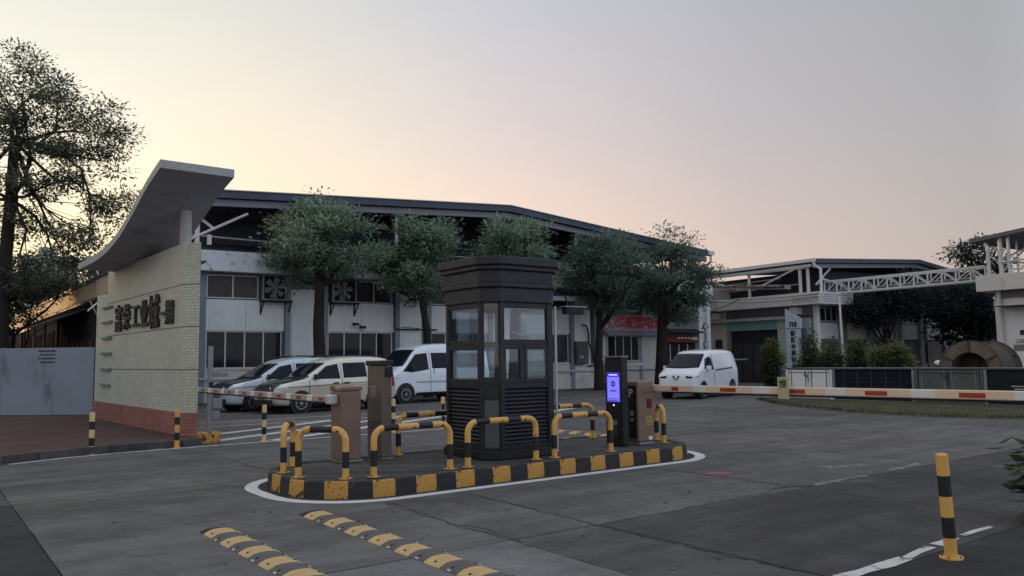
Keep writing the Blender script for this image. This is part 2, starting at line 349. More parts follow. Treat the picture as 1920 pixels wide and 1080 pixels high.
def text_mb(body, size, extrude=.01, offset=0.0, name='t'):
    cu = bpy.data.curves.new(name, 'FONT'); cu.body = body; cu.size = size; cu.extrude = extrude; cu.offset = offset; cu.resolution_u = 3
    cu.align_x = 'CENTER'; cu.align_y = 'CENTER'
    o = bpy.data.objects.new(name, cu); COL.objects.link(o)
    dg = bpy.context.evaluated_depsgraph_get(); me = bpy.data.meshes.new_from_object(o.evaluated_get(dg))
    bpy.data.objects.remove(o); bpy.data.curves.remove(cu); return me
def text_obj(name, body, size, mat, parent, loc, rot, extrude=.01, offset=0.0, scale=(1,1,1)):
    me = text_mb(body, size, extrude, offset); me.materials.clear(); me.materials.append(mat)
    o = link(name, me, parent); o.location = loc; o.rotation_euler = rot; o.scale = scale; return o

# leaves ------------------------------------------------------------
def leaf_mesh(name, clumps, n, size, seed, mat, up_bias=.5, cluster=9, spread=.28, elong=2.2):
    rg = np.random.default_rng(seed); cl = np.array([c[:6] for c in clumps], float); w = np.array([c[6] if len(c) > 6 else c[3]*c[4]*c[5] for c in clumps], float); w /= w.sum()
    k = max(1, n//cluster); idx = rg.choice(len(cl), k, p=w)
    d = rg.normal(size=(k,3)); d /= np.linalg.norm(d, axis=1)[:,None]; rr = rg.random(k)**(1/2.6)
    cen = cl[idx,:3]+d*cl[idx,3:6]*rr[:,None]
    P = np.repeat(cen, cluster, 0); D = np.repeat(d, cluster, 0); m = len(P)
    off = rg.normal(size=(m,3))*spread; off[:,2] *= .45; P = P+off
    ax = off/(np.linalg.norm(off,axis=1)[:,None]+1e-6)+D*.5+rg.normal(size=(m,3))*.35; ax[:,2] -= .15
    ax /= np.linalg.norm(ax,axis=1)[:,None]
    nr = rg.normal(size=(m,3))*.6; nr[:,2] += up_bias*2
    sd_ = np.cross(ax, nr); sd_ /= (np.linalg.norm(sd_,axis=1)[:,None]+1e-6)
    L_ = size*(.65+.7*rg.random(m))[:,None]; W_ = L_/elong
    dz = np.cross(sd_, ax)
    v0 = P; v1 = P+ax*L_*.5+sd_*W_*.5-dz*W_*.12; v2 = P+ax*L_; v3 = P+ax*L_*.5-sd_*W_*.5-dz*W_*.12
    V = np.stack([v0,v1,v2,v3],1).reshape(-1,3)
    me = bpy.data.meshes.new(name); me.vertices.add(m*4); me.vertices.foreach_set('co', V.ravel())
    me.loops.add(m*4); me.loops.foreach_set('vertex_index', np.arange(m*4)); me.polygons.add(m)
    me.polygons.foreach_set('loop_start', np.arange(m)*4); me.polygons.foreach_set('loop_total', np.full(m,4)); me.update(); me.validate()
    me.materials.append(mat); return me
def limb(mb, p0, p1, r0, r1, rg, sag=.1, n=7, k=6):
    p0 = np.array(p0, float); p1 = np.array(p1, float); d = p1-p0; ln = np.linalg.norm(d); off = rg.normal(size=3)*ln*sag
    pts = [p0+d*t+off*math.sin(math.pi*t)+rg.normal(size=3)*ln*.02*(0 < t < 1) for t in np.linspace(0,1,n)]
    mb.tube([tuple(p) for p in pts], [r0+(r1-r0)*t for t in np.linspace(0,1,n)], k); return pts
def make_tree(name, label, base, trunk, clumps, nleaf, lsize, seed, lmat, group=None, trunk_r=.22, twig=True, cat='tree', up_bias=.9, spread=.28, extra=None, cluster=9, limbs=None, lr=.36):
    """trunk: list of points (local) from the ground to the fork; clumps (local): x,y,z,rx,ry,rz"""
    t = thing(name, label, cat, base, 0, group); rg = np.random.default_rng(seed+100)
    mb = MB(); k = len(trunk); rad = [trunk_r*(1.25 if i == 0 else 1)*(1-.45*i/(k-1)) for i in range(k)]
    mb.tube(trunk, rad, 10)
    top = trunk[-1]
    for c in (limbs if limbs is not None else clumps if len(clumps) < 14 else clumps[::3]):
        i0 = top if rg.random() < .6 or k < 3 else trunk[-2]
        pts = limb(mb, i0, (c[0], c[1], c[2]-c[5]*.3), trunk_r*lr, trunk_r*lr*.22, rg, .10)
        if twig:
            for q in range(5):
                e = np.array(c[:3])+rg.normal(size=3)*np.array(c[3:6])*.55
                limb(mb, pts[3+q%3], e, trunk_r*lr*.32, trunk_r*lr*.08, rg, .08, 5, 5)
    mb.build('trunk', bark_m, t, smooth=60)
    cr = link('crown', leaf_mesh('crown', clumps, nleaf, lsize, seed, lmat, up_bias, spread=spread, cluster=cluster), t)
    if extra:
        e2_ = struct(link('new_growth', leaf_mesh('new_growth', extra[0], extra[1], lsize, seed+5, extra[2], up_bias, spread=spread), t), 'stuff')
    return t
# ------------------------------------------------------------------ ground
g = MB(); g.add([(-900,-200,-.06),(900,-200,-.06),(900,1500,-.06),(-900,1500,-.06)], [(0,1,2,3)])
struct(g.build('ground', earth_m))
# road: dark joint sheet with concrete slabs laid on it
AJ = [-9.4,-5.9,-2.4,1.03,4.48,5.58,9.05,12.6,16.1,19.7,23.2,26.8,30.3,33.8,37.3,40.8,44.5]
BJ = [-5.0,-1.5,3.38,6.05,11.55,16.72,20.4,24.0,27.6,31.2,36.0]
rb = MB(); q = [ab(-9.6,-5.2,-.014), ab(44.7,-5.2,-.014), ab(44.7,36.2,-.014), ab(-9.6,36.2,-.014)]
rb.add(q, [(0,1,2,3)]); road = struct(rb.build('road', joint_m))
rg = np.random.default_rng(3)
for i in range(len(AJ)-1):
    for j in range(len(BJ)-1):
        a0, a1, b0, b1 = AJ[i]+.004, AJ[i+1]-.004, BJ[j]+.004, BJ[j+1]-.004
        ca, cb = (a0+a1)/2, (b0+b1)/2; pts = []
        ed = [((a0,b0),(a1,b0)),((a1,b0),(a1,b1)),((a1,b1),(a0,b1)),((a0,b1),(a0,b0))]
        near = i in (2,3,4,5,6,7,8) and j in (1,2,3,4)
        for (p, r) in ed:
            nn = 14 if near else 1
            for k in range(nn):
                t = k/nn; jit = (rg.normal()*.006 if near and k else 0)
                x = p[0]+(r[0]-p[0])*t; y = p[1]+(r[1]-p[1])*t
                dx, dy = ca-x, cb-y; dl = math.hypot(dx,dy); pts.append((x-ca+dx/dl*abs(jit), y-cb+dy/dl*abs(jit)))
        zt = rg.normal()*.0012
        mb = MB(); n = len(pts); mb.add([(x,y,zt) for x,y in pts]+[(x*1.0,y*1.0,-.03) for x,y in pts], [tuple(range(n))]+[(k,n+k,n+(k+1)%n,(k+1)%n) for k in range(n)])
        mat = slab_m
        if i == 3 and j <= 2: mat = slab_l
        elif i <= 2: mat = asph if j < 4 else slab_d
        elif i == 4 and j <= 2: mat = slab_m
        elif i >= 5 and j <= 1: mat = asph
        elif i >= 5 and j == 2: mat = slab_d
        o = mb.build('slab', mat, road); o.location = ab(ca,cb); o.rotation_euler = (0,0,TH)
def ribbon(pts, w, z, jit=0, seed=0):
    r_ = np.random.default_rng(seed); mb = MB(); P = [np.array(p, float) for p in pts]; L_, R_ = [], []
    for i, p in enumerate(P):
        d = P[min(i+1,len(P)-1)]-P[max(i-1,0)]; d /= np.linalg.norm(d); n = np.array([-d[1], d[0]])
        w0 = w if np.isscalar(w) else w[i]
        L_.append((*(p+n*(w0/2+r_.normal()*jit)), z)); R_.append((*(p-n*(w0/2+r_.normal()*jit)), z))
    k = len(P); mb.add(L_+R_, [(i, i+1, k+i+1, k+i) for i in range(k-1)]); return mb
def crack(pts, seed, w=.014):
    r_ = np.random.default_rng(seed); out = []
    for i in range(len(pts)-1):
        p = np.array(pts[i]); q_ = np.array(pts[i+1]); n = max(3, int(np.linalg.norm(q_-p)/.09))
        for k in range(n): out.append(p+(q_-p)*k/n+r_.normal(size=2)*.022)
    out.append(np.array(pts[-1])); ws = [w*(.3+1.2*r_.random()) for _ in out]
    ribbon(out, ws, .003, 0, seed).build('crack', joint_m, road)
crack([(-1.5,9.62),(-1.38,9.45),(-.98,8.85),(-.66,8.3),(-.1,7.62)], 1, .018)
crack([(-.66,8.3),(-.30,8.05),(.05,7.45)], 2)
crack([(-.62,10.25),(.2,9.04),(.82,8.14)], 3, .02)
crack([(.82,8.14),(1.9,9.0),(3.46,10.26),(5.4,11.5)], 4, .012)
crack([(.82,8.14),(1.7,6.98),(2.31,6.23)], 5, .02)
crack([(-4.4,13.2),(-3.9,12.7),(-3.4,12.5),(-2.9,12.1)], 6, .014)
crack([(3.2,10.2),(3.6,10.4),(3.9,10.35)], 7, .03)
crack([(2.85,11.6),(3.2,10.9),(3.46,10.2)], 8, .012)
crack([(-3.3,10.9),(-4.0,11.0),(-4.5,11.5)], 9, .012)

# painted lines
def line_ab(name, pts, w, mat, z=.004, jit=.006, seed=0):
    P = []
    for i in range(len(pts)-1):
        n = max(2, int(math.dist(pts[i], pts[i+1])/.25))
        for k in range(n): P.append((pts[i][0]+(pts[i+1][0]-pts[i][0])*k/n, pts[i][1]+(pts[i+1][1]-pts[i][1])*k/n))
    P.append(pts[-1]); P = [ab(*p)[:2] for p in P]
    return ribbon(P, w, z, jit, seed).build(name, mat)
struct(line_ab('lane_edge_marking', [(1.4,16.1),(2.2,16.45),(3.2,16.68),(5,16.78),(14,16.80)], .12, white_ln))
struct(line_ab('yellow_lane_marking', [(.9,11.47),(3.62,11.55)], .05, yell_ln))
wl = None
for k, (p, q_, w) in enumerate([((5.62,3.45),(6.55,3.46),.115),((6.52,3.44),(7.1,3.5),.08),((7.2,3.5),(7.6,3.52),.11),((7.76,3.53),(8.35,3.55),.06),((4.9,3.43),(5.6,3.45),.115)]):
    o = line_ab('worn_white_marking' if k == 0 else 'stroke', [p, q_], w, white_ln, jit=.014, seed=30+k)
    if k == 0: wl = struct(o)
    else: o.parent = wl
o = line_ab('stroke', [(9.3,6.06),(10.6,6.08)], .10, ghost_ln, jit=.02, seed=41); o.parent = wl
o = line_ab('stroke', [(11.3,6.1),(12.4,6.2)], .13, ghost_ln, jit=.03, seed=42); o.parent = wl
o = line_ab('stroke', [(10.9,6.9),(11.6,6.7)], .22, ghost_ln, jit=.04, seed=43); o.parent = wl
o = line_ab('stroke', [(4.5,3.2),(4.52,2.6)], .1, white_ln, jit=.01, seed=44); o.parent = wl
hm = None
hd = np.array([.41, .912])     # hatch direction on the ground
for k in range(-1, 4):
    s0 = np.array([-6.33, 17.6])+np.array([.8,.6])*(k*2.45)
    # clip to the zone b in [16.95, 21.9]
    def bcoord(p): return -STH*p[0]+CT*p[1]
    db = bcoord(hd); t0 = (16.95-bcoord(s0))/db; t1 = (21.6-bcoord(s0))/db
    p = s0+hd*t0; q_ = s0+hd*t1
    P = [p+(q_-p)*i/16 for i in range(17)]
    o = ribbon(P, .34, .004, .008, 60+k).build('hatch_marking' if hm is None else 'stripe', white_ln)
    if hm is None: hm = struct(o)
    else: o.parent = hm
o = line_ab('stripe', [(1.5,21.75),(14,21.75)], .13, white_ln, seed=77); o.parent = hm
o = line_ab('stripe', [(1.5,23.4),(14,23.3)], .10, white_ln, seed=78); o.parent = hm

# brick forecourt behind a low kerb
kp = [(-9,15.2),(-3,15.55),(0.6,15.9),(1.3,16.25),(2.4,16.78),(4.4,17.02)]
poly = [ab(*p)[:2] for p in kp]+[ab(4.72,17.35)[:2], ab(4.72,30)[:2], ab(-14,30)[:2], ab(-14,15.2)[:2]]
mb = MB(); mb.prism(poly, -.05, .13); pav = struct(mb.build('brick_paving', brick_m))
kl = [ab(*p)[:2] for p in kp]+[ab(4.80,17.2)[:2]]
acc = 0
for i in range(len(kl)-1):
    p = np.array(kl[i]); q_ = np.array(kl[i+1]); n = max(1, round(np.linalg.norm(q_-p)/.8)); d = (q_-p)/np.linalg.norm(q_-p); nn = np.array([d[1], -d[0]])
    for k in range(n):
        s_ = p+(q_-p)*(k/n)+d*.004; e_ = p+(q_-p)*((k+1)/n)-d*.004
        mb = MB(); mb.prism([tuple(s_+nn*.08), tuple(e_+nn*.08), tuple(e_-nn*.04), tuple(s_-nn*.04)], -.04, .14+.004*((k+i)%2)); mb.build('kerb_stone', slab_d, pav, bevel=.012)

# traffic island ------------------------------------------------------
IA0, IA1, IB0, IB1, IR, IH = 3.85, 10.85, 8.95, 11.35, .95, .21
def rrect(off, n=10):
    a0, a1, b0, b1, r = IA0-off, IA1+off, IB0-off, IB1+off, IR+off; pts = []
    for (ca, cb, t0) in ((a1-r, b0+r, -90), (a1-r, b1-r, 0), (a0+r, b1-r, 90), (a0+r, b0+r, 180)):
        for k in range(n+1):
            t = R(t0+90*k/n); pts.append((ca+r*math.cos(t), cb+r*math.sin(t)))
    return pts
def resample(pts, n):
    P = np.array(pts+[pts[0]]); sl = np.linalg.norm(np.diff(P,axis=0),axis=1); cs = np.concatenate([[0],np.cumsum(sl)]); t = np.linspace(0,cs[-1],n+1)[:-1]
    return [(float(np.interp(x,cs,P[:,0])), float(np.interp(x,cs,P[:,1]))) for x in t]
core = rrect(-.1); mb = MB(); mb.prism([ab(*p)[:2] for p in core], -.01, IH-.012); island = struct(mb.build('traffic_island', isl_top))
NB = 58; SUBD = 4
outp = resample(rrect(0, 24), NB*SUBD); inp = []
cs_a, cs_b = (IA0+IA1)/2, (IB0+IB1)/2
for p in outp:      # inner point: pull towards the island's spine
    sx = min(max(p[0], IA0+IR), IA1-IR); sy = min(max(p[1], IB0+IR), IB1-IR)
    dx, dy = p[0]-sx, p[1]-sy; dl = math.hypot(dx,dy); inp.append((p[0]-dx/dl*.13, p[1]-dy/dl*.13))
for k in range(NB):
    ids = [(k*SUBD+i) % (NB*SUBD) for i in range(SUBD+1)]
    po = [np.array(outp[i]) for i in ids]; pi_ = [np.array(inp[i]) for i in ids]
    c = sum(po)/len(po)
    po = [c+(p-c)*.992 for p in po]; pi_ = [c+(p-c)*.992 for p in pi_]
    # slightly battered outer face
    P = [ab(*p) for p in po]; Q = [ab(*p) for p in pi_]; n = len(P); hh = IH+.003*((k*7) % 3-1)
    ctr = np.array(ab(*c)); mb = MB()
    V = []
    for p, q_ in zip(P, Q):
        d = np.array(p[:2])-np.array(q_[:2]); d /= np.linalg.norm(d)
        V += [(p[0]+d[0]*.012, p[1]+d[1]*.012, 0), (p[0], p[1], hh-.014), (p[0]-d[0]*.014, p[1]-d[1]*.014, hh), (q_[0], q_[1], hh), (q_[0], q_[1], 0)]
    V = [(x-ctr[0], y-ctr[1], z) for x, y, z in V]
    F = []
    for i in range(n-1):
        for r_ in range(4): F.append((i*5+r_, (i+1)*5+r_, (i+1)*5+r_+1, i*5+r_+1))
    F += [tuple(range(5)), tuple((n-1)*5+r_ for r_ in (4,3,2,1,0))]
    mb.add(V, F); mb.m = [1 if (i < 4*(n-1) and i % 4 >= 2) else 0 for i in range(len(F))]
    mb.build('kerb_block', [yel_kerb if k % 2 == 0 else blk_kerb, isl_top], island, loc=(ctr[0], ctr[1], 0))
def ring_off(o_):
    return [ab(*p)[:2] for p in resample(rrect(o_, 24), 160)]
ri, ro = ring_off(.13), ring_off(.30)
mb = MB(); k = len(ri); mb.add([(x,y,.0045) for x,y in ri]+[(x,y,.0045) for x,y in ro], [(i,(i+1)%k,k+(i+1)%k,k+i) for i in range(k)])
struct(mb.build('white_ring_marking', white_rg))
mb = MB(); ri2 = ring_off(.0); mb.add([(x,y,.0025) for x,y in ri2]+[(x,y,.0025) for x,y in ri], [(i,(i+1)%k,k+(i+1)%k,k+i) for i in range(k)])
o = mb.build('tar_strip', asph, island)
# ------------------------------------------------------------------ gate sign wall with its swept canopy
GA = math.atan2(.632, .775)
gw = thing('gate_wall', 'cream tiled gate wall with red base, dark characters and a swept-up grey canopy', 'gate wall', (-7.11,17.24,0), GA)
def tz(y): return 4.30
# plan: near end face skewed; bands of tile separated by recessed grooves
plan = [(0,0),(.25,-.31),(.62,-.05),(.62,8.12),(0,8.12)]
def shrink(p, d):
    c = np.mean(np.array(p),axis=0); return [(x+(d if x < .3 else -d), y+(d if y < 1 else -d)) for x, y in p]
upper = [(0,0),(.25,-.31),(.33,.2),(.40,1.0),(.40,6.85),(0,6.85)]
low   = [(0.0,6.853),(.40,6.853),(.40,8.12),(0,8.12)]
zs = [(.62,1.52),(1.545,2.44),(2.465,3.36),(3.385,4.28)]
for z0, z1 in zs:
    mb = MB(); mb.prism(upper, z0, z1); o = mb.build('tile_band', tile_w, gw)
mb = MB(); mb.prism(shrink(upper,.012), .55, 4.27); mb.build('groove_core', groove_m, gw)
mb = MB(); mb.prism(low, .62, 3.68); mb.build('tile_band', tile_w, gw)
for z0, z1 in zs:      # end face tiles, 4 mm proud of the body
    mb = MB(); mb.add([(-.002,-.006,z0),(.25,-.317,z0),(.25,-.317,z1),(-.002,-.006,z1),(.0,.0,z0),(.25,-.31,z0),(.25,-.31,z1),(0,0,z1)], [(0,1,2,3),(4,7,6,5),(0,4,5,1),(1,5,6,2),(2,6,7,3),(3,7,4,0)])
    mb.build('end_tile_band', tile_e, gw)
mb = MB(); mb.prism([(-.03,-.02),(.245,-.345),(.34,.2),(.43,1.0),(.43,8.15),(-.03,8.15)], 0, .618); mb.build('red_base', tile_r, gw)
for k, z in enumerate((3.28, 2.86, 2.42, 1.99, 1.55, 1.12)):
    mb = MB(); mb.prism([(-.07,6.18),(.05,6.18),(.05,7.22),(-.07,7.22)], z-.045, z+.02); mb.build('ledge', groove_m if k < 6 else tile_w, gw, bevel=.006)
# characters
chars = [('富',5.39,.80),('荣',4.56,.76),('工',3.70,.74),('业',2.92,.78),('城',2.08,.92),('一',1.36,.52),('期',.86,.62)]
for ch, yc, s_ in chars:
    z = 2.83 if ch not in '一期' else 2.78
    text_obj('character', ch, s_*.94, letter_m, gw, (-.03, yc, z), (R(90), 0, R(-90)), extrude=.035, offset=.005)
# canopy: swept slab, profile along y
prof = [(-1.27,5.74),(-.7,5.60),(-.12,5.42),(.5,5.19),(1.12,4.97),(1.94,4.72),(3.03,4.52),(4.13,4.43),(5.2,4.41),(6.2,4.40)]
def spline(ps, n):
    P = np.array(ps); t = np.arange(len(P)); tt = np.linspace(0,len(P)-1,n); out = []
    for x in tt:
        i = min(int(x), len(P)-2); f = x-i; p0 = P[max(i-1,0)]; p1 = P[i]; p2 = P[i+1]; p3 = P[min(i+2,len(P)-1)]
        out.append(tuple(.5*((2*p1)+(-p0+p2)*f+(2*p0-5*p1+4*p2-p3)*f*f+(-p0+3*p1-3*p2+p3)*f**3)))
    return out
pr = spline(prof, 40); x0, x1, th = -.89, .60, .17
mb = MB()
V = []
for (y, z) in pr: V += [(x0,y,z-th),(x1,y,z-th),(x1,y,z),(x0,y,z)]
n = len(pr); F = []; mi = []
for i in range(n-1):
    for r_ in range(4): F.append((i*4+r_, i*4+(r_+1)%4, (i+1)*4+(r_+1)%4, (i+1)*4+r_)); mi.append(1 if r_ == 0 else 0)
F += [(0,1,2,3), tuple((n-1)*4+r_ for r_ in (3,2,1,0))]; mi += [0,0]
mb.add(V, F); mb.m = mi; mb.build('canopy_roof', [canopy_m, canopy_u], gw)
for xc, yc, rr in ((.15,.44,.125),(.2,3.7,.115),(.2,6.62,.12)):
    zt = float(np.interp(yc, [p[0] for p in pr], [p[1] for p in pr]))-th+.03 if yc < 6.2 else 4.42
    mb = MB(); mb.cyl((xc,yc,4.2), (xc,yc,zt), rr, 18); mb.build('post', plaster, gw, smooth=30)
mb = MB(); mb.tube([(.52,-.02,4.28),(.52,-.02,4.5)], .05, 8); mb.build('pipe_stub', steel_w, gw, smooth=40)

# ------------------------------------------------------------------ hoarding fence
hf = thing('hoarding_fence', 'tall pale blue site hoarding beside the tiled gate wall', 'fence', (-12.88,24.75,.13), R(175.5))
for k in range(4):
    mb = MB(); mb.box(k*3.0+.005,-.02,.02,k*3.0+2.995,.02,2.08); mb.build('panel', hoard, hf, bevel=.006)
    mb = MB(); mb.box(k*3.0-.03,-.08,0,k*3.0+.03,-.022,2.1); mb.build('post', steel_g, hf)
mb = MB(); mb.box(-.06,-.03,0,-.004,.05,2.12); mb.build('end_post', dark_in, hf)
# four lines of faded dark stencil near the top (illegible strokes)
rg = np.random.default_rng(8)
for r_ in range(4):
    x = 1.28; z = 1.98-.115*r_; mb = MB()
    end = 1.28+.56-(.06*(r_ % 2)); 
    while x < end:
        w = .03+.035*rg.random(); h = .035+.02*rg.random(); mb.box(x, .021, z-h/2, min(x+w,end), .0235, z+h/2); x += w+.006
    mb.build('stencil_line', letter_m, hf)

# ------------------------------------------------------------------ shed behind the hoarding
shed_w = M('shed_stained_shade_wall', (.055,.052,.055), spec=0.0, rough=1.0, var=.3, scale=.5, dirt=((.12,.115,.115), .58, .15, .5, (1,1,.4)))  # stained wall, its base darkened further to stand in for shade
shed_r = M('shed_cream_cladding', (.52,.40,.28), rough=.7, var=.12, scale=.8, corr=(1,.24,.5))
sh = thing('shed', 'long low shed with sunlit cream cladding band behind the blue hoarding', 'shed', (-14.9,30.2,0), TH)
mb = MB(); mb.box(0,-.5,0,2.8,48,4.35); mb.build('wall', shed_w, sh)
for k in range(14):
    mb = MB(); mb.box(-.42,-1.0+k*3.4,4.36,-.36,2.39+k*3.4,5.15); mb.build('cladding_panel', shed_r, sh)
mb = MB(); mb.prismY([(-.5,5.16),(2.9,5.7),(2.9,5.6),(-.5,5.06)], -1.05, 48.5); mb.build('roof', roof_d, sh)
mb = MB(); mb.box(-.36,-1,4.30,0,48,4.36); mb.build('eave_soffit', roof_b, sh)
for k in range(6):
    y0 = 1.2+k*5.2
    mb = MB(); mb.box(-.03,y0,2.2,-.002,y0+2.3,3.5); w = mb.build('window', M('shed_window', (.03,.03,.033), rough=1.0, spec=0.0), sh)
    mb = MB()
    for t in (0,.5,1): mb.box(-.06,y0+2.3*t-.03,2.17,-.031,y0+2.3*t+.03,3.53)
    mb.box(-.058,y0,2.16,-.032,y0+2.3,2.22); mb.box(-.058,y0,3.48,-.032,y0+2.3,3.54); mb.build('frame', shed_w, w)
    mb = MB(); mb.box(-.10,y0+3.4,0,-.003,y0+3.7,4.29); mb.build('pilaster', shed_w, sh)
mb = MB(); mb.tube([(-.5,-1.0,4.28),(-1.2,-1.0,3.6)], .03, 6); mb.tube([(-.5,3,4.28),(-.08,3,3.4)], .03, 6); mb.build('eave_brace', steel_w, sh)
mb = MB(); mb.tube([(-.8,1.5,5.9),(-.8,30,5.9)], .04, 6)
for y in (1.6,5,9,13): mb.tube([(-.8,y,5.9),(-.45,y,5.2)], .03, 6)
mb.build('pipe_rail', steel_w, sh)
# dark lean-to gable beside the gate wall
mb = MB(); mb.prismY([(-2.2,3.3),(-.02,4.25),(-.02,4.15),(-2.2,3.2)], 6, 16); mb.build('lean_to_roof', roof_d, sh)
for y in (6.1,11,15.8):
    mb = MB(); mb.box(-2.1,y,0,-2.0,y+.1,3.22); mb.build('lean_to_post', rust_m, sh)

# far apartment block
tw_m = M('far_block_wall', (.50,.50,.50), rough=.8, var=.06); tw_g = M('far_block_glass', (.16,.18,.21), rough=.3)
tw = thing('apartment_block', 'pale grey apartment block far off between the branches at left', 'building', (-88,150,0), R(20))
mb = MB(); mb.box(-4.5,0,0,4.0,9,22.4); mb.box(-1.6,1.5,22.4,1.0,6,24.2); mb.build('wall', tw_m, tw)
for fl in range(7):
    for k in range(4):
        x = -4.0+k*2.05; z = 1.6+fl*3.0
        mb = MB(); mb.box(x,-.06,z,x+1.35,-.01,z+1.7); mb.build('window', tw_g, tw)
    mb = MB(); mb.box(-4.6,-.35,.6+fl*3.0,4.1,-.005,.95+fl*3.0); mb.build('floor_band', tw_m, tw)

# building-shaped warehouse added out of view on the left to shade the gate wall
nw = thing('added_sun_blocker', 'plain grey warehouse added out of view to keep the low sun off the gate wall', 'blocker', (-23.2,31.2,0), R(-120))
mb = MB(); mb.box(0,-12,0,34,0,7.0); mb.build('wall', wallp, nw)
mb = MB(); mb.prismX([(-12.4,7.01),(-6,8.6),(.4,7.01)], -.4, 34.4); mb.build('roof', roof_d, nw)
for k in range(8):
    mb = MB(); mb.box(1.2+k*4.1,.002,2.2,3.4+k*4.1,.03,3.8); w = mb.build('window', gdark, nw)
    mb = MB(); mb.box(1.1+k*4.1,.031,2.1,3.5+k*4.1,.09,2.2); mb.build('sill', plaster, w)
# ------------------------------------------------------------------ main factory building
FA = math.atan2(.559, .829)
fa = thing('factory_building', 'long white factory hall with dark raised roof canopy, fans and window bays behind the trees', 'factory', (-13.16,34,0), FA)
S0, S1, DEP = -.62, 30.85, 34.0
mb = MB(); mb.box(S0,.20,0,S1,DEP,6.40); mb.build('body', wgrey, fa)
mb = MB(); mb.box(S0,-.02,0,21.9,.198,.72); mb.build('plinth', wallp, fa)
mb = MB(); mb.box(S0,.05,.722,21.9,.197,1.40); mb.build('dado_wall', wallp, fa)
mb = MB(); mb.box(S0-.1,-.55,5.58,S1+.1,.30,6.46); mb.build('fascia', fasc_m, fa, bevel=.02)
mb = MB(); mb.prismX([(-.5,6.462),(3.4,7.3),(3.4,7.25),(-.5,6.41)], S0, S1); mb.build('low_roof', roof_d, fa)
def window(s0, s1, z0, z1, n, glass, parent=fa, y=.10, fr=alum, sill=True):
    mb = MB(); f = .05
    mb.box(s0,y-.05,z0,s1,y+.03,z0+f); mb.box(s0,y-.05,z1-f,s1,y+.03,z1)
    mb.box(s0,y-.05,z0+f,s0+f,y+.03,z1-f); mb.box(s1-f,y-.05,z0+f,s1,y+.03,z1-f)
    w = mb.build('window', fr, parent)
    step = (s1-s0)/n
    for k in range(1, n):
        m_ = MB(); m_.box(s0+k*step-.03,y-.053,z0+f,s0+k*step+.03,y+.028,z1-f); m_.build('mullion', fr, w)
    for k in range(n):
        m_ = MB(); m_.box(s0+k*step+.025,y-.012,z0+.04,s0+(k+1)*step-.025,y+.0,z1-.04); m_.build('pane', glass, w)
    if sill:
        m_ = MB(); m_.box(s0-.05,y-.10,z0-.07,s1+.05,y+.05,z0-.004); m_.build('sill', wallp, w)
    return w
def fan(s0, z0, sz):
    m_ = MB(); f = .06; y0, y1 = -.28, .16
    m_.box(s0,y0,z0,s0+sz,y1,z0+f); m_.box(s0,y0,z0+sz*.94-f,s0+sz,y1,z0+sz*.94); m_.box(s0,y0,z0+f,s0+f,y1,z0+sz*.94-f); m_.box(s0+sz-f,y0,z0+f,s0+sz,y1,z0+sz*.94-f)
    fr = m_.build('exhaust_fan', steel_g, fa)
    m_ = MB(); m_.box(s0+f,.10,z0+f,s0+sz-f,.13,z0+sz*.94-f); m_.build('fan_recess', dark_in, fr)
    c = (s0+sz/2, -.06, z0+sz*.47)
    for k in range(6):
        a = k*math.pi/3+.3; m_ = MB()
        pts = []
        for r_, w_, tw_ in ((.09,.05,.5),(.25,.10,.42),(.40,.135,.33),(.47,.10,.28)):
            for sgn in (-1,1):
                d = sgn*w_; pts.append((c[0]+r_*math.cos(a)-d*math.sin(a), c[1]+sgn*w_*tw_, c[2]+r_*math.sin(a)+d*math.cos(a)))
        m_.add(pts+[(p[0],p[1]+.008,p[2]) for p in pts], [(0,1,3,2),(2,3,5,4),(4,5,7,6),(8,10,11,9),(10,12,13,11),(12,14,15,13),(0,2,10,8),(2,4,12,10),(4,6,14,12),(6,7,15,14),(1,9,11,3),(3,11,13,5),(5,13,15,7),(0,8,9,1)])
        m_.build('fan_blade', M('fan_blade_grey', (.24,.24,.25), rough=.6), fr)
    m_ = MB(); m_.cyl((c[0],c[1]-.06,c[2]), (c[0],c[1]+.08,c[2]), .09, 14); m_.build('hub', steel_g, fr, smooth=40)
    m_ = MB(); m_.box(c[0]-.025,y0+.06,z0+f,c[0]+.025,y0+.09,z0+sz*.94-f); m_.build('guard_bar', M('fan_guard_grey', (.25,.25,.26), rough=.6), fr)
    m_ = MB(); m_.box(s0-.06,-.55,z0-.07,s0+sz+.06,.02,z0-.005)
    for x in (s0-.03, s0+sz-.03):
        m_.box(x,-.02,z0-.62,x+.06,.03,z0-.072); m_.bar((x+.03,-.48,z0-.08),(x+.03,.0,z0-.58),.045)
    m_.build('fan_bracket', dark_in, fr)
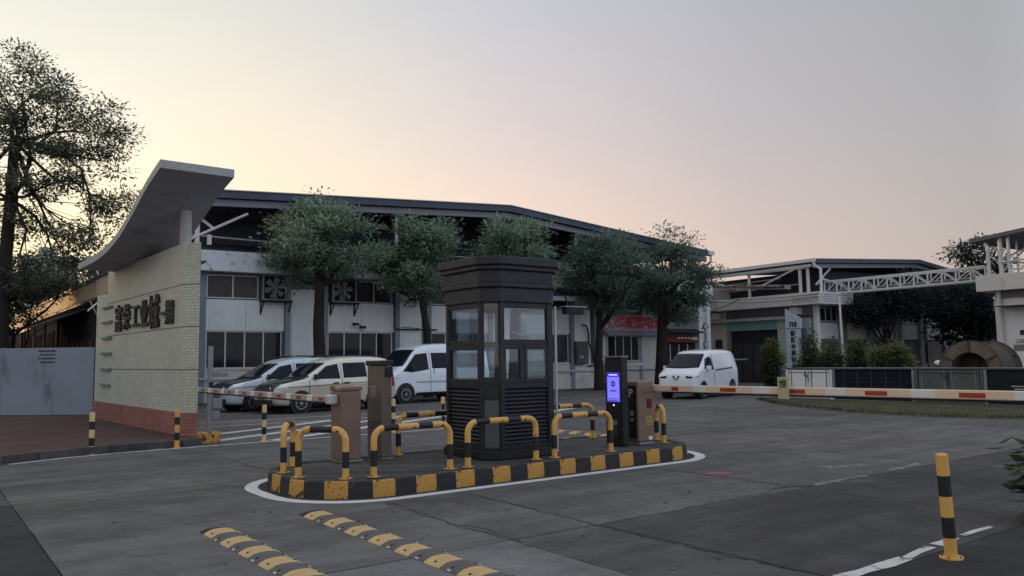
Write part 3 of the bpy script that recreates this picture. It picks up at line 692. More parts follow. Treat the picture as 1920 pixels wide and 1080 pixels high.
for i in range(0, 5):
    s0 = .13+5.42*i
    if i < 4:
        window(s0, s0+3.27, 1.44, 3.06, 4, gdark)
        mb = MB(); mb.box(s0-.02,.02,3.10,s0+1.66,.195,4.42); mb.build('wall_panel', wallc, fa, bevel=.008)
        mb = MB(); mb.box(s0+1.675,.02,3.10,s0+3.36,.195,4.42); mb.build('wall_panel', wallc, fa, bevel=.008)
        mb = MB(); mb.box(s0+3.64,.03,.76,s0+4.88,.195,4.98); mb.build('wall_panel', wallc, fa, bevel=.008)
        mb = MB(); mb.box(s0-.06,-.0,3.06,s0+3.36,.10,3.098); mb.build('drip_rail', steel_w, fa)
    if i == 0: window(s0, s0+2.2, 4.47, 5.50, 2, gbrown, sill=False); fan(s0+2.30, 4.42, 1.22)
    elif i == 1: fan(s0+.12, 4.42, 1.18); window(s0+1.38, s0+3.25, 4.45, 5.50, 2, gbrown, sill=False)
    else: window(s0, s0+3.25, 4.47, 5.50, 3, gbrown, sill=False)
    for (p, w_) in ((s0-.30, .26), (s0+3.39, .24)):
        mb = MB(); mb.box(p,-.10,0,p+w_,.19,5.60); mb.build('pilaster', pilast, fa, bevel=.012)
# barred grilles behind the lower panes
for i in range(0, 4):
    s0 = .13+5.42*i; mb = MB()
    for k in range(22): mb.box(s0+.1+k*.143,.115,1.5,s0+.112+k*.143,.127,3.02)
    mb.build('window_grille', steel_g, fa)
# pipes
mb = MB(); mb.tube([(-.5,-.14,1.00),(21.6,-.14,1.00)], .045, 8); mb.build('pipe', steel_w, fa, smooth=40)
mb = MB(); mb.tube([(-.5,-.12,.66),(16,-.12,.66)], .03, 8); mb.build('pipe', steel_g, fa, smooth=40)
mb = MB(); mb.tube([(8.86,-.16,5.5),(8.86,-.16,3.35),(8.95,-.18,3.22),(9.2,-.18,3.2),(11.2,-.18,3.2)], .035, 8); mb.tube([(9.2,-.18,3.32),(10.2,-.18,3.25)], .02, 6); mb.build('conduit', dark_in, fa, smooth=40)
mb = MB(); mb.tube([(20.6,-.12,3.6),(20.85,-.14,3.5),(20.98,-.14,3.2),(21.0,-.14,2.6),(21.3,-.14,1.9),(21.4,-.14,1.3),(20.9,-.14,1.25)], .05, 8); mb.build('conduit', dark_in, fa, smooth=40)
# wall lamps and cameras
for (s_, z) in ((6.75,3.42),(7.1,3.28)):
    mb = MB(); mb.box(s_-.05,-.32,z-.05,s_+.22,-.14,z+.06); mb.bar((s_,-.2,z),(s_+.05,.02,z+.12),.03); mb.build('wall_camera', dark_in, fa, bevel=.01)
# battery shop room at the right-hand bay: window, wall, shutter
mb = MB(); mb.box(21.9,-.25,0,26.5,.199,4.2); mb.build('shop_wall', wallp, fa, bevel=.015)
window(22.2, 24.65, 1.50, 2.98, 4, gdark, y=-.30)
mb = MB(); mb.box(22.0,-.30,1.24,25.0,-.252,1.40); mb.build('shop_sill', wallw, fa)
mb = MB(); mb.tube([(22.0,-.34,.98),(26.4,-.34,.98)], .035, 8); mb.build('pipe', pilast, fa, smooth=40)
mb = MB(); mb.box(24.75,-.285,.3,24.95,-.252,2.95); mb.build('pilaster', pilast, fa)
mb = MB(); mb.box(26.55,.02,0,29.75,.199,2.6); mb.build('shopfront_recess', dark_in, fa)
for k in range(4):
    mb = MB(); mb.box(26.75+k*.76,-.02,.2,26.81+k*.76,.018,2.5); mb.build('shopfront_post', steel_w, fa)
for k in range(3):
    mb = MB(); mb.box(26.83+k*.76,.0,.2,27.49+k*.76,.017,2.45); mb.build('pane', gdark, fa)
mb = MB(); mb.box(26.6,.02,2.62,29.75,.199,5.5); mb.build('wall_panel', wgrey, fa)
redboard = M('red_shop_board', (.20,.035,.035), rough=.6, var=.2)
mb = MB(); mb.box(26.6,-.32,2.60,29.7,-.02,2.98); mb.build('red_sign_band', redboard, fa)
for k in range(5):
    mb = MB(); mb.box(27.9+k*.30,-.326,2.82,28.12+k*.30,-.322,2.92); mb.build('sign_mark', white_p, fa)
mb = MB(); mb.box(29.15,-.33,2.76,29.65,-.322,2.93); mb.build('sign_mark', white_p, fa)
mb = MB(); mb.prismX([(-.9,3.20),(.0,3.45),(.0,3.40),(-.9,3.15)], 26.6, 29.75); mb.build('awning', dark_in, fa)
# end pier with black graffiti
mb = MB(); mb.box(29.8,-.35,0,30.85,.199,5.2); mb.build('end_pier', wallw, fa, bevel=.02)
def squiggle(pts, r_=.035):
    P = spline(pts, len(pts)*5); mb = MB(); mb.tube([(x,-.362,z) for x, z in P], r_, 6); mb.build('graffiti_stroke', letter_m, fa, smooth=60)
squiggle([(30.1,3.5),(30.35,3.85),(30.6,3.6),(30.35,3.35),(30.2,3.55),(30.0,3.45)])
squiggle([(30.55,3.3),(30.3,3.1),(30.35,2.8),(30.6,2.6)])
squiggle([(30.0,2.2),(30.3,2.0),(30.55,2.3),(30.4,2.7),(30.15,2.5),(30.35,2.15),(30.65,2.0)])
squiggle([(30.0,1.75),(30.3,1.85),(30.7,1.7)], .02)
# dark awning over the window left of the shop
mb = MB(); mb.prismX([(-1.3,5.02),(-.1,5.5),(-.1,5.42),(-1.3,4.94)], 17.6, 21.7); mb.build('awning', roof_d, fa)
mb = MB(); mb.box(17.6,-1.34,4.80,21.7,-1.30,5.08); mb.build('awning_edge', fasc_m, fa)

# raised steel roof canopy (gable end faces the yard)
RF = [(-1.0,8.78),(14.8,9.62),(29.6,8.20)]
def roofz(s_): return float(np.interp(s_, [p[0] for p in RF], [p[1] for p in RF]))
mb = MB(); mb.prismY([(RF[0][0],RF[0][1]),(RF[1][0],RF[1][1]),(RF[2][0],RF[2][1]),(RF[2][0],RF[2][1]-.05),(RF[1][0],RF[1][1]-.05),(RF[0][0],RF[0][1]-.05)], -1.5, 36); roof = mb.build('raised_roof', roof_d, fa)
mb = MB(); mb.prismY([(RF[0][0],RF[0][1]+.02),(RF[1][0],RF[1][1]+.02),(RF[2][0],RF[2][1]+.02),(RF[2][0],RF[2][1]-.30),(RF[1][0],RF[1][1]-.30),(RF[0][0],RF[0][1]-.30)], -1.56, -1.505); mb.build('gable_trim', roof_d, roof)
mb = MB(); mb.prismY([(s_, z+.05) for s_, z in RF]+[(s_, z+.015) for s_, z in RF[::-1]], -1.62, -1.45); mb.build('ridge_flashing', steel_w, roof)
mb = MB(); mb.prismY([(RF[0][0],RF[0][1]-.33),(RF[1][0],RF[1][1]-.33),(RF[2][0],RF[2][1]-.33),(RF[2][0],RF[2][1]-.62),(RF[1][0],RF[1][1]-.62),(RF[0][0],RF[0][1]-.62)], -1.35, -1.2); mb.build('gable_beam', roof_b, roof)
for y in (1.5,9,15,22,29):
    mb = MB(); mb.prismY([(s_, z-.06) for s_, z in RF]+[(s_, z-.36) for s_, z in RF[::-1]], y, y+.12); mb.build('rafter', roof_d, roof)
for s_ in range(0, 30, 2):
    mb = MB(); z = roofz(s_)-.06; mb.box(s_,-1.2,z-.16,s_+.07,35,z-.01); mb.build('purlin', roof_d, roof)
mb = MB(); mb.prismY([(S0,6.4),(S1-1.6,6.4),(29.2,7.9),(14.8,9.25),(S0,8.35)], 4.4, 4.5); mb.build('under_roof_shade_sheet', M('under_roof_shade_navy', (.12,.145,.21), rough=.8, var=.15, corr=(0,.3,.4)), fa)  # added sheet; its navy stands in for the shaded void under the roof
for s_ in (-.5, 3.2, 8.6, 14.2, 19.6, 25.0, 29.0):
    for y in (-.9,):
        mb = MB(); mb.cyl((s_,y,6.3), (s_,y,roofz(s_)-.6), .09, 10); mb.build('roof_column', steel_w, fa, smooth=40)
        if y < 0:
            mb = MB(); mb.box(s_-.3,-1.2,roofz(s_)-.68,s_+.3,-.75,roofz(s_)-.625); mb.build('column_head', steel_w, fa)
for (p, q_) in (((-.9,-.9,6.75),(1.5,-1.1,8.05)),((.15,-.95,7.30),(-.2,-.4,7.75)),((13.4,-1.15,8.85),(14.1,-.9,8.0)),((24.9,-.9,7.0),(26.6,-1.1,7.8))):
    mb = MB(); mb.tube([p, q_], .06, 8); mb.build('brace', steel_w, fa, smooth=40)
for (z, y) in ((7.05,.4),(6.85,2.2)):
    mb = MB(); mb.tube([(-.6,y,z+.15),(6,y,z),(18,y,z),(29,y,z)], .04, 6); mb.build('roof_pipe', steel_w, fa, smooth=40)
mb = MB(); mb.box(29.45,-1.7,7.98,29.95,.5,8.22); mb.build('gutter_end', steel_w, roof)
mb = MB(); mb.tube([(29.8,-1.5,8.0),(29.8,-1.5,7.6),(30.2,-.6,7.3),(30.2,-.6,.2)], .07, 8); mb.build('downpipe', steel_w, fa, smooth=40)

# battery shop fascia sign
sg = thing('shop_sign', 'pale fascia sign with red battery shop characters under the trees', 'sign', (-13.16+.829*22.0+.559*.28,34+.559*22.0-.829*.28,3.05), FA)
signw = M('sign_board_white', (.42,.42,.47), rough=.5, var=.08); signr = M('sign_red', (.70,.03,.05), rough=.45, var=.1); signb = M('sign_blue', (.08,.08,.30), rough=.45)
mb = MB(); mb.box(0,-.16,.22,4.5,0,1.12); mb.build('board', signw, sg, bevel=.01)
mb = MB(); mb.prismX([(-.5,-.02),(-.16,.20),(0,.20),(0,.0),(-.5,-.07)], -.05, 4.55); mb.build('ledge', M('sign_ledge', (.30,.31,.38), rough=.6, corr=(0,.15,.4)), sg)
for k, ch in enumerate('骆驼蓄电池'):
    text_obj('character', ch, .80, signr, sg, (1.18+k*.74,-.175,.66), (R(90),0,0), extrude=.012, offset=.014)
def arc(cx, cz, r_, a0, a1, n=12): return [(cx+r_*math.cos(R(a0+(a1-a0)*i/n)), -.178, cz+r_*math.sin(R(a0+(a1-a0)*i/n))) for i in range(n+1)]
mb = MB(); mb.tube(arc(.38,.66,.36,-75,100), .028, 6); mb.build('emblem_arc', signb, sg)
mb = MB(); mb.tube(arc(.33,.66,.36,115,185), .03, 6); mb.tube([(.1,-.178,.9),(.3,-.178,.8),(.2,-.178,.62),(.36,-.178,.5),(.24,-.178,.36),(.10,-.178,.30)], .035, 6); mb.tube([(.42,-.178,.78),(.40,-.178,.55),(.5,-.178,.45),(.46,-.178,.32)], .03, 6); mb.build('emblem_figure', signr, sg)

# things fixed to or standing by the facade
def on_face(s_, d, z=0): return (-13.16+.829*s_+.559*d, 34+.559*s_-.829*d, z)
eb = thing('wall_cabinet', 'dark grey electrical cabinet fixed on the white factory wall', 'cabinet', on_face(19.95,.06,1.36), FA)
mb = MB(); mb.box(0,-.28,0,.86,.0,1.28); mb.build('box', M('cabinet_grey', (.07,.075,.085), rough=.5, var=.15), eb, bevel=.02)
mb = MB(); mb.box(.06,-.292,.06,.80,-.283,1.22); mb.build('door', M('cabinet_door_grey', (.085,.09,.10), rough=.45, var=.2), eb)
mb = MB(); mb.box(.22,-.3,.35,.5,-.294,.48); mb.build('label_plate', plaster, eb)
fs = thing('framed_screen', 'white framed two-pane window sash standing against the wall behind the screen terminal', 'window sash', on_face(21.85,.75,.14), FA+.12)
mb = MB(); mb.box(0,0,0,.06,.07,1.5); mb.box(1.25,0,0,1.31,.07,1.5); mb.box(.06,0,0,1.25,.07,.06); mb.box(.06,0,1.44,1.25,.07,1.5); mb.box(.06,.002,.72,1.25,.068,.79); mb.build('frame', white_p, fs)
for z in (.06,.79):
    mb = MB(); mb.box(.061,.02,z+.001,1.249,.05,z+(.658 if z < .5 else .648)); mb.build('pane', wgrey, fs)
mb = MB(); mb.box(.02,.05,-.14,.12,.3,0); mb.box(1.19,.05,-.14,1.29,.3,0); mb.build('foot', steel_g, fs)
# ------------------------------------------------------------------ second factory with the turquoise entrance
KX, KY = .38*48, 48.0
fb = thing('entrance_building', 'smaller factory with turquoise entrance surround and white canopy band beside the truss bridge', 'factory', (KX,KY,0), FA)
turq = M('turquoise_panel', (.20,.40,.40), rough=.6, var=.2, scale=.5, dirt=((.34,.42,.38), .5, .3, .35))
green_w = M('pale_green_panel', (.50,.60,.56), rough=.65, var=.12, scale=.6)
# body (local x along the right-hand face, local y along the entrance face)
mb = MB(); mb.box(.25,3.0,0,24,16,4.7); mb.box(.25,.25,0,24,2.999,4.7); mb.build('body', wgrey, fb)
# entrance face x = 0 side: piers, lintel, green surround, dark opening
mb = MB(); mb.box(.02,6.95,0,.245,9.2,4.66); mb.build('entrance_pier', M('entrance_cream', (.60,.55,.50), rough=.8, var=.1), fb)
mb = MB(); mb.box(.05,.4,0,.245,2.88,3.95); mb.build('entrance_jamb', green_w, fb)
mb = MB(); mb.box(.052,2.882,3.36,.246,6.93,3.95); mb.build('turquoise_header', turq, fb)
mb = MB(); mb.box(.18,2.885,0,.247,6.93,3.355); mb.build('entrance_opening', dark_in, fb)
mb = MB(); mb.box(.02,6.70,0,.175,6.94,3.355); mb.build('door_jamb', M('door_jamb_tan', (.30,.24,.20), rough=.8), fb)
for k, y in enumerate((3.3,4.15,5.0,5.85)):
    mb = MB(); mb.box(.12,y,.05,.178,y+.75,2.5); mb.build('door_leaf', M('dark_door', (.05,.05,.055), rough=.5), fb, bevel=.01)
mb = MB(); mb.box(.10,5.4,1.45,.118,6.6,1.53); mb.build('door_rail', steel_w, fb)
mb = MB(); mb.box(-.28,1.9,3.96,.20,8.9,4.14); mb.build('lintel_beam', steel_w, fb)
mb = MB(); mb.box(.04,.3,4.142,.24,9.1,4.66); mb.build('header_wall', wgrey, fb)
for y in (1.0,7.5):
    mb = MB(); mb.box(-.55,y,4.2,.038,y+.5,4.62); mb.build('bracket_block', wallw, fb)
for (z0, z1) in ((2.25,2.85),(1.55,1.75)):
    mb = MB(); mb.box(-.012,7.35,z0,.018,7.95,z1); mb.build('notice_plate', letter_m, fb)
# canopy band round the corner
cb_m = M('canopy_band', (.64,.62,.62), rough=.8, var=.08, scale=.5, dirt=((.33,.32,.32), .6, .15, 1.2, (1,1,.3)))
mb = MB(); mb.box(-1.0,-1.0,4.70,2.3,9.4,5.42); mb.build('canopy_band', cb_m, fb, bevel=.02)
for k in range(4):
    mb = MB(); mb.box(-1.012,-.9,4.86+.13*k,-1.002,.9,4.885+.13*k); mb.box(-.9,-1.012,4.86+.13*k,2.2,-1.002,4.885+.13*k); mb.build('band_rib', steel_g, fb)
# right-hand face: dark strip windows, white panels, piers
for k in range(7):
    s0 = -.15+k*3.0 if k else .55
    x0_ = .5+k*3.0
    window(x0_, x0_+1.75, 3.75, 4.58, 3, gdark, parent=fb, y=.16, sill=False)
    mb = MB(); mb.box(x0_-.1,.10,2.66,x0_+1.75,.245,3.66); mb.build('wall_panel', M('cool_white_panel', (.58,.58,.66), rough=.7, var=.08), fb, bevel=.01)
    mb = MB(); mb.box(x0_+1.85,-.02,0,x0_+2.2,.243,4.69); mb.build('pier', pilast, fb, bevel=.01)
    mb = MB(); mb.box(x0_-.1,.12,.4,x0_+1.75,.244,2.5); mb.build('shutter', M('dark_shutter', (.07,.075,.085), rough=.6, corr=(2,.1,.5)), fb)
mb = MB(); mb.box(.02,-.03,0,.30,.24,4.69); mb.build('corner_pier', wallw, fb, bevel=.01)
# roof canopy on white posts
RB = [(-.6,7.40),(10.6,8.0),(24,6.6)]
mb = MB(); mb.prismY(RB+[(x,z-.06) for x, z in RB[::-1]], -.6, 9.6); rfb = mb.build('raised_roof', roof_d, fb)
mb = MB(); mb.prismY([(x,z+.02) for x, z in RB]+[(x,z-.24) for x, z in RB[::-1]], -.66, -.605); mb.build('gable_trim', roof_d, rfb)
mb = MB(); mb.prismY([(x,z-.27) for x, z in RB]+[(x,z-.52) for x, z in RB[::-1]], -.45, -.3); mb.build('gable_beam', roof_b, rfb)
mb = MB(); mb.box(-.75,-.6,7.24,-.61,9.6,7.44); mb.build('gutter', steel_w, rfb)
mb = MB(); mb.box(-.58,-.2,6.98,-.45,9.5,7.14); mb.build('eave_beam', steel_w, rfb)
for (x, y) in ((-.35,.2),(-.35,.75),(-.35,4.6),(-.35,8.6)):
    mb = MB(); mb.cyl((x,y,5.42), (x,y,7.1), .10, 10); mb.build('roof_post', steel_w, fb, smooth=40)
mb = MB(); mb.tube([(-.68,-.45,7.3),(-.68,-.5,7.0),(-.45,-.75,6.8),(-.45,-.75,5.43)], .09, 10); mb.build('downpipe', steel_w, fb, smooth=50)
for (p, q_) in (((-.5,1.0,6.95),(-.5,4.2,5.9)),((-.5,8.3,6.9),(-.5,5.2,6.0)),((-.3,-.3,5.9),(1.1,-.35,6.95)),((-.5,.3,6.95),(-.5,8.6,7.0)),((.6,3,6.6),(.6,9,6.5)),((1.4,2,6.2),(1.4,9,6.15)),((.1,-.3,6.3),(2.4,-.3,6.0))):
    mb = MB(); mb.tube([p, q_], .055, 8); mb.build('brace', steel_w, fb, smooth=40)
mb = MB(); mb.box(2.0,.6,5.42,23,15,7.0); mb.build('loft_wall', M('loft_dark', (.06,.06,.085), rough=.9, corr=(2,.18,.4)), fb)
mb = MB(); mb.box(-.2,7.9,5.42,1.6,9.4,6.3); mb.build('loft_block', wallw, fb)
# cable tray with bundled cables sagging along the entrance face
ct = thing('cable_tray', 'blue grey cable tray with dark sagging cables above the entrance canopy', 'cable tray', (KX,KY,0), FA)
mb = MB(); mb.prismX([(1.2,5.72),(9.2,6.33),(9.2,6.62),(1.2,6.0)], -.78, -.70); mb.build('tray_side', M('tray_blue', (.30,.36,.42), rough=.6, var=.1), ct)
rg = np.random.default_rng(12)
for k in range(26):
    y = 1.6+k*.29; z = 5.78+.0763*(y-1.2)
    mb = MB(); mb.box(-.86,y,z+.02,-.785,y+.18+.1*rg.random(),z+.12+.08*rg.random()); mb.build('cable_bundle', letter_m, ct)
# roadside company sign pillar
sp = thing('sign_pillar', 'tall white company sign pillar with slanted top and dark vertical characters', 'sign', (KX-.829*.75-.559*.45,KY-.559*.75+.829*.45,0), FA)
spw = M('sign_pillar_white', (.56,.62,.70), rough=.5, var=.06); spb = M('sign_pillar_blue', (.05,.09,.28), rough=.45); spk = M('sign_ink', (.02,.025,.05), rough=.5)
mb = MB(); mb.prismX([(0,.2),(1.08,.2),(1.08,4.55),(0,3.92)], -.18, .0); mb.build('board', spw, sp, bevel=.01)
mb = MB(); mb.box(-.19,.0,3.28,.01,1.085,3.34); mb.build('blue_line', M('sign_line_blue', (.12,.25,.45), rough=.5), sp)
mb = MB(); mb.box(-.15,-.28,1.6,-.02,-.004,3.3); mb.build('side_fin', spb, sp)
mb = MB(); mb.box(-.14,.1,0,-.04,.98,.2); mb.build('foot', steel_g, sp)
text_obj('logo', 'ns', .62, spk, sp, (-.19,.52,3.62), (R(90),0,R(-90)), extrude=.008, offset=.014)
for k, ch in enumerate('耐斯金属制品'):
    text_obj('character', ch, .36, spk, sp, (-.19,.56,3.02-k*.40), (R(90),0,R(-90)), extrude=.008, offset=.008)

# ------------------------------------------------------------------ truss bridge between the two roofs
tb = thing('truss_bridge', 'white lattice truss bridge carrying pipes between the two factory roofs', 'bridge', (19.0,48.45,0), 0)
A_ = Vector((0,0,5.40)); B_ = Vector((6.5,-5.6,5.62)); hgt = .74; side = Vector((.65,.76,0))*.8
N_ = 12
for off in (Vector((0,0,0)), side):
    mb = MB(); mb.bar(A_+off, B_+off, .10, .10); mb.build('bottom_chord', steel_w, tb)
    mb = MB(); mb.bar(A_+off+Vector((0,0,hgt)), B_+off+Vector((0,0,hgt)), .10, .10); mb.build('top_chord', steel_w, tb)
    for k in range(N_+1):
        p = A_+(B_-A_)*(k/N_)+off
        mb = MB(); mb.bar(p+Vector((0,0,.05)), p+Vector((0,0,hgt-.05)), .07, .07); mb.build('upright', steel_w, tb)
        if k < N_:
            q_ = A_+(B_-A_)*((k+1)/N_)+off
            s_, e_ = (p+Vector((0,0,.05)), q_+Vector((0,0,hgt-.05))) if k % 2 == 0 else (p+Vector((0,0,hgt-.05)), q_+Vector((0,0,.05)))
            mb = MB(); mb.bar(s_, e_, .05, .05); mb.build('diagonal', steel_w, tb)
for k in range(2):
    mb = MB(); o_ = side*(.35+.3*k)+Vector((0,0,.16)); mb.tube([tuple(A_+o_), tuple(B_+o_)], .07, 8); mb.build('pipe', roof_b, tb, smooth=40)

# ------------------------------------------------------------------ building at the right edge
fc = thing('corner_building', 'pale building with roof frame and white column at the right edge', 'building', (25.62,42.0,0), FA)
mb = MB(); mb.box(.15,-8,0,10,.3,4.9); mb.build('wall', wallw, fc)
mb = MB(); mb.box(-.6,-8,4.93,10,.85,5.78); mb.build('fascia', cb_m, fc, bevel=.02)
mb = MB(); mb.cyl((-.05,.0,0), (-.05,.0,4.92), .13, 14); mb.build('column', steel_w, fc, smooth=40)
mb = MB(); mb.box(.05,-8,4.55,.148,.25,4.92); mb.build('header_strip', wgrey, fc)
mb = MB(); mb.prismX([(-8,8.6),(1.0,7.75),(1.0,7.55),(-8,8.4)], -.75, 10); mb.build('raised_roof', roof_d, fc)
mb = MB(); mb.tube([(-.55,.3,7.45),(-.45,.2,7.3),(-.45,.2,5.79)], .09, 10); mb.build('downpipe', steel_w, fc, smooth=40)
for (x, y, r_) in ((-.3,-.35,.11),(-.3,-.75,.08),(2.5,-.4,.1),(-.3,-4,.1)):
    mb = MB(); mb.cyl((x,y,5.78), (x,y,7.75), r_, 10); mb.build('roof_post', steel_w, fc, smooth=40)
for (p, q_) in (((-.3,-.4,5.9),(2.4,-.5,7.4)),((-.3,-.4,6.5),(2.4,-.5,7.4)),((-.3,0,6.6),(4,0,6.6)),((-.4,-.2,6.4),(-.4,-6,6.5)),((1.2,-.5,5.8),(1.2,-.5,7.6)),((-.35,-1.2,5.9),(-.35,-3.2,7.5))):
    mb = MB(); mb.tube([p, q_], .05, 8); mb.build('brace', steel_w, fc, smooth=40)
mb = MB(); mb.prismX([(-4,4.1),(-.15,4.1),(-.15,4.06),(-4,4.02)], -.9, .14); mb.build('dark_awning', dark_in, fc)
mb = MB(); mb.box(.11,-1.8,2.12,.146,-.50,2.42); mb.build('notice_board', white_p, fc)
mb = MB(); mb.box(.11,-1.8,1.80,.146,-.50,2.08); mb.build('notice_board', wgrey, fc)
for k in range(3):
    mb = MB(); mb.box(.10,-1.7,2.33-.07*k,.108,-.62-.1*(k % 2),2.36-.07*k); mb.build('notice_line', letter_m, fc)
mb = MB(); mb.box(.11,-1.4,2.6,.146,-.85,2.85); mb.build('dark_plate', letter_m, fc)
# ------------------------------------------------------------------ guard booth
bo = thing('guard_booth', 'dark panelled guard booth with louvred base and tiered roof on the traffic island', 'guard booth', ab(7.42,10.24,IH), TH)
HB, CH = .695, .215
def octp(h, c): return [(-h+c,-h),(h-c,-h),(h,-h+c),(h,h-c),(h-c,h),(-h+c,h),(-h,h-c),(-h,-h+c)]
mb = MB(); mb.prism(octp(HB+.03,CH), 0, .12); mb.build('base', booth_m, bo, bevel=.008)
mb = MB(); mb.prism(octp(HB-.03,CH), .12, .16); mb.build('floor', booth_m, bo)
for x, y in octp(HB-.035,CH):
    mb = MB(); mb.box(x-.037,y-.037,.12,x+.037,y+.037,2.32); mb.build('corner_post', booth_m, bo, bevel=.012)
tiers = [(2.30,2.52,.715,.23),(2.52,2.59,.755,.24),(2.59,2.78,.725,.23),(2.78,2.85,.77,.25),(2.85,2.975,.81,.26)]
for z0, z1, h, c in tiers:
    mb = MB(); mb.prism(octp(h,c), z0+.001, z1); mb.build('roof_tier', booth_r, bo, bevel=.012)
gl = glass_mat('booth_glass', (.93,.96,.97), .09)
def face(rot, w, parent, win, lou=True):
    """one wall of the booth in its own frame: x across, y outwards = -HB"""
    e = Matrix.Rotation(rot, 4, 'Z')
    def put(mb, name, mat, bevel=0):
        mb.v = [tuple(e @ Vector(p)) for p in mb.v]; return mb.build(name, mat, parent, bevel=bevel)
    y = -HB+.012
    for z0, z1 in ((.12,.20),(1.02,1.10),(1.66,1.745),(2.22,2.30)):
        mb = MB(); mb.box(-w,y,z0,w,y+.05,z1); put(mb, 'rail', booth_m, .006)
    if lou:
        mb = MB(); mb.box(-w,y+.045,.201,w,y+.05,1.019); put(mb, 'louvre_back', dark_in)
        for k in range(14):
            z = .22+k*.0575; mb = MB()
            mb.add([(-w+.01,y+.002,z),(w-.01,y+.002,z),(w-.01,y+.006,z-.008),(-w+.01,y+.006,z-.008),(-w+.01,y+.042,z+.042),(w-.01,y+.042,z+.042),(w-.01,y+.044,z+.034),(-w+.01,y+.044,z+.034)], [(0,1,2,3),(4,7,6,5),(0,4,5,1),(3,2,6,7),(0,3,7,4),(1,5,6,2)])
            put(mb, 'slat', slat_m)
    mb = MB(); mb.box(-w,y+.022,1.746,w,y+.028,2.219); put(mb, 'glass_pane', gl)
    mb = MB(); mb.box(-w,y+.022,1.101,w,y+.028,1.659); put(mb, 'glass_pane', gl)
    for (x0_, x1_) in win:
        mb = MB(); mb.box(x0_,y-.006,1.102,x0_+.06,y+.02,1.658); mb.box(x1_-.06,y-.006,1.102,x1_,y+.02,1.658); mb.box(x0_+.06,y-.006,1.102,x1_-.06,y+.02,1.16); mb.box(x0_+.06,y-.006,1.60,x1_-.06,y+.02,1.658)
        put(mb, 'window_sash', booth_m, .005)
W_ = HB-CH-.07+.03
face(0, W_, bo, [(-W_,-.06),(-.04,W_)])
face(R(-90), W_, bo, [(-W_,W_)])
face(R(90), W_, bo, [])
face(R(180), W_, bo, [(-W_,W_)])
# chamfer corner glazing
cd = (HB-.035)-CH/2
for rot in (R(-45),R(45),R(135),R(-135)):
    e = Matrix.Rotation(rot, 4, 'Z'); dd = math.hypot(cd,cd)
    def put(mb, name, mat, bevel=0):
        mb.v = [tuple(e @ Vector(p)) for p in mb.v]; return mb.build(name, mat, bo, bevel=bevel)
    wc = CH*math.sqrt(2)/2-.03
    mb = MB(); mb.box(-wc,-dd-.005,1.06,wc,-dd+.001,2.28); put(mb, 'glass_pane', gl)
    mb = MB(); mb.box(-wc,-dd-.012,.86,wc,-dd+.02,1.055); put(mb, 'corner_panel', booth_m)
    mb = MB(); mb.box(-wc,-dd-.006,.13,wc,-dd+.016,.855); put(mb, 'corner_panel', M('booth_grey_panel', (.09,.095,.105), rough=.4, var=.15), .006)
mb = MB(); mb.box(-.5,-.45,.72,.5,-.05,.76); mb.box(-.48,-.4,.16,-.44,-.1,.72); mb.box(.44,-.4,.16,.48,-.1,.72); mb.build('desk', M('desk_grey', (.3,.3,.3), rough=.6), bo)
mb = MB(); mb.box(-.30,-.30,.762,-.02,-.26,.98); mb.box(-.19,-.29,.761,-.13,-.2,.80); mb.build('monitor', cab_blk, bo)
mb = MB(); mb.box(.10,-.35,.761,.36,-.15,.775); mb.box(.12,-.33,.776,.30,-.17,.79); mb.build('papers', white_p, bo)
mb = MB(); mb.box(-.2,.05,.58,.2,.42,.63); mb.box(-.19,.38,.66,.19,.43,1.12); mb.cyl((0,.23,.16),(0,.23,.58),.03,8); mb.build('chair', cab_blk, bo, bevel=.02)
mb = MB(); mb.tube([(-.36,-.52,1.98),(-.26,-.53,1.92),(-.1,-.53,1.85),(.02,-.53,1.82),(.15,-.53,1.83),(.38,-.53,1.86)], .006, 6); mb.build('pale_curve', white_p, bo, smooth=60)  # thin white curve just behind the right-hand pane
mb = MB(); mb.cyl((HB+.055,-HB+.22,.0), (HB+.055,-HB+.22,2.28), .022, 8); mb.build('downpipe', alum, bo, smooth=40)  # added grey tube standing in for a reflection along the booth edge
cm_ = thing('security_camera', 'dark bullet camera on a bracket at the booth corner', 'camera', ab(8.42,9.72,2.42), TH)
mb = MB(); mb.box(-.10,-.06,-.05,.28,.06,.06); mb.build('housing', dark_in, cm_, bevel=.015)
mb = MB(); mb.box(-.13,-.07,.062,.33,.07,.075); mb.build('sun_shield', plaster, cm_)
mb = MB(); mb.bar((-.02,0,.07),(-.02,.05,.25),.02); mb.bar((-.32,.08,.25),(-.01,.05,.25),.02); mb.build('bracket', dark_in, cm_)

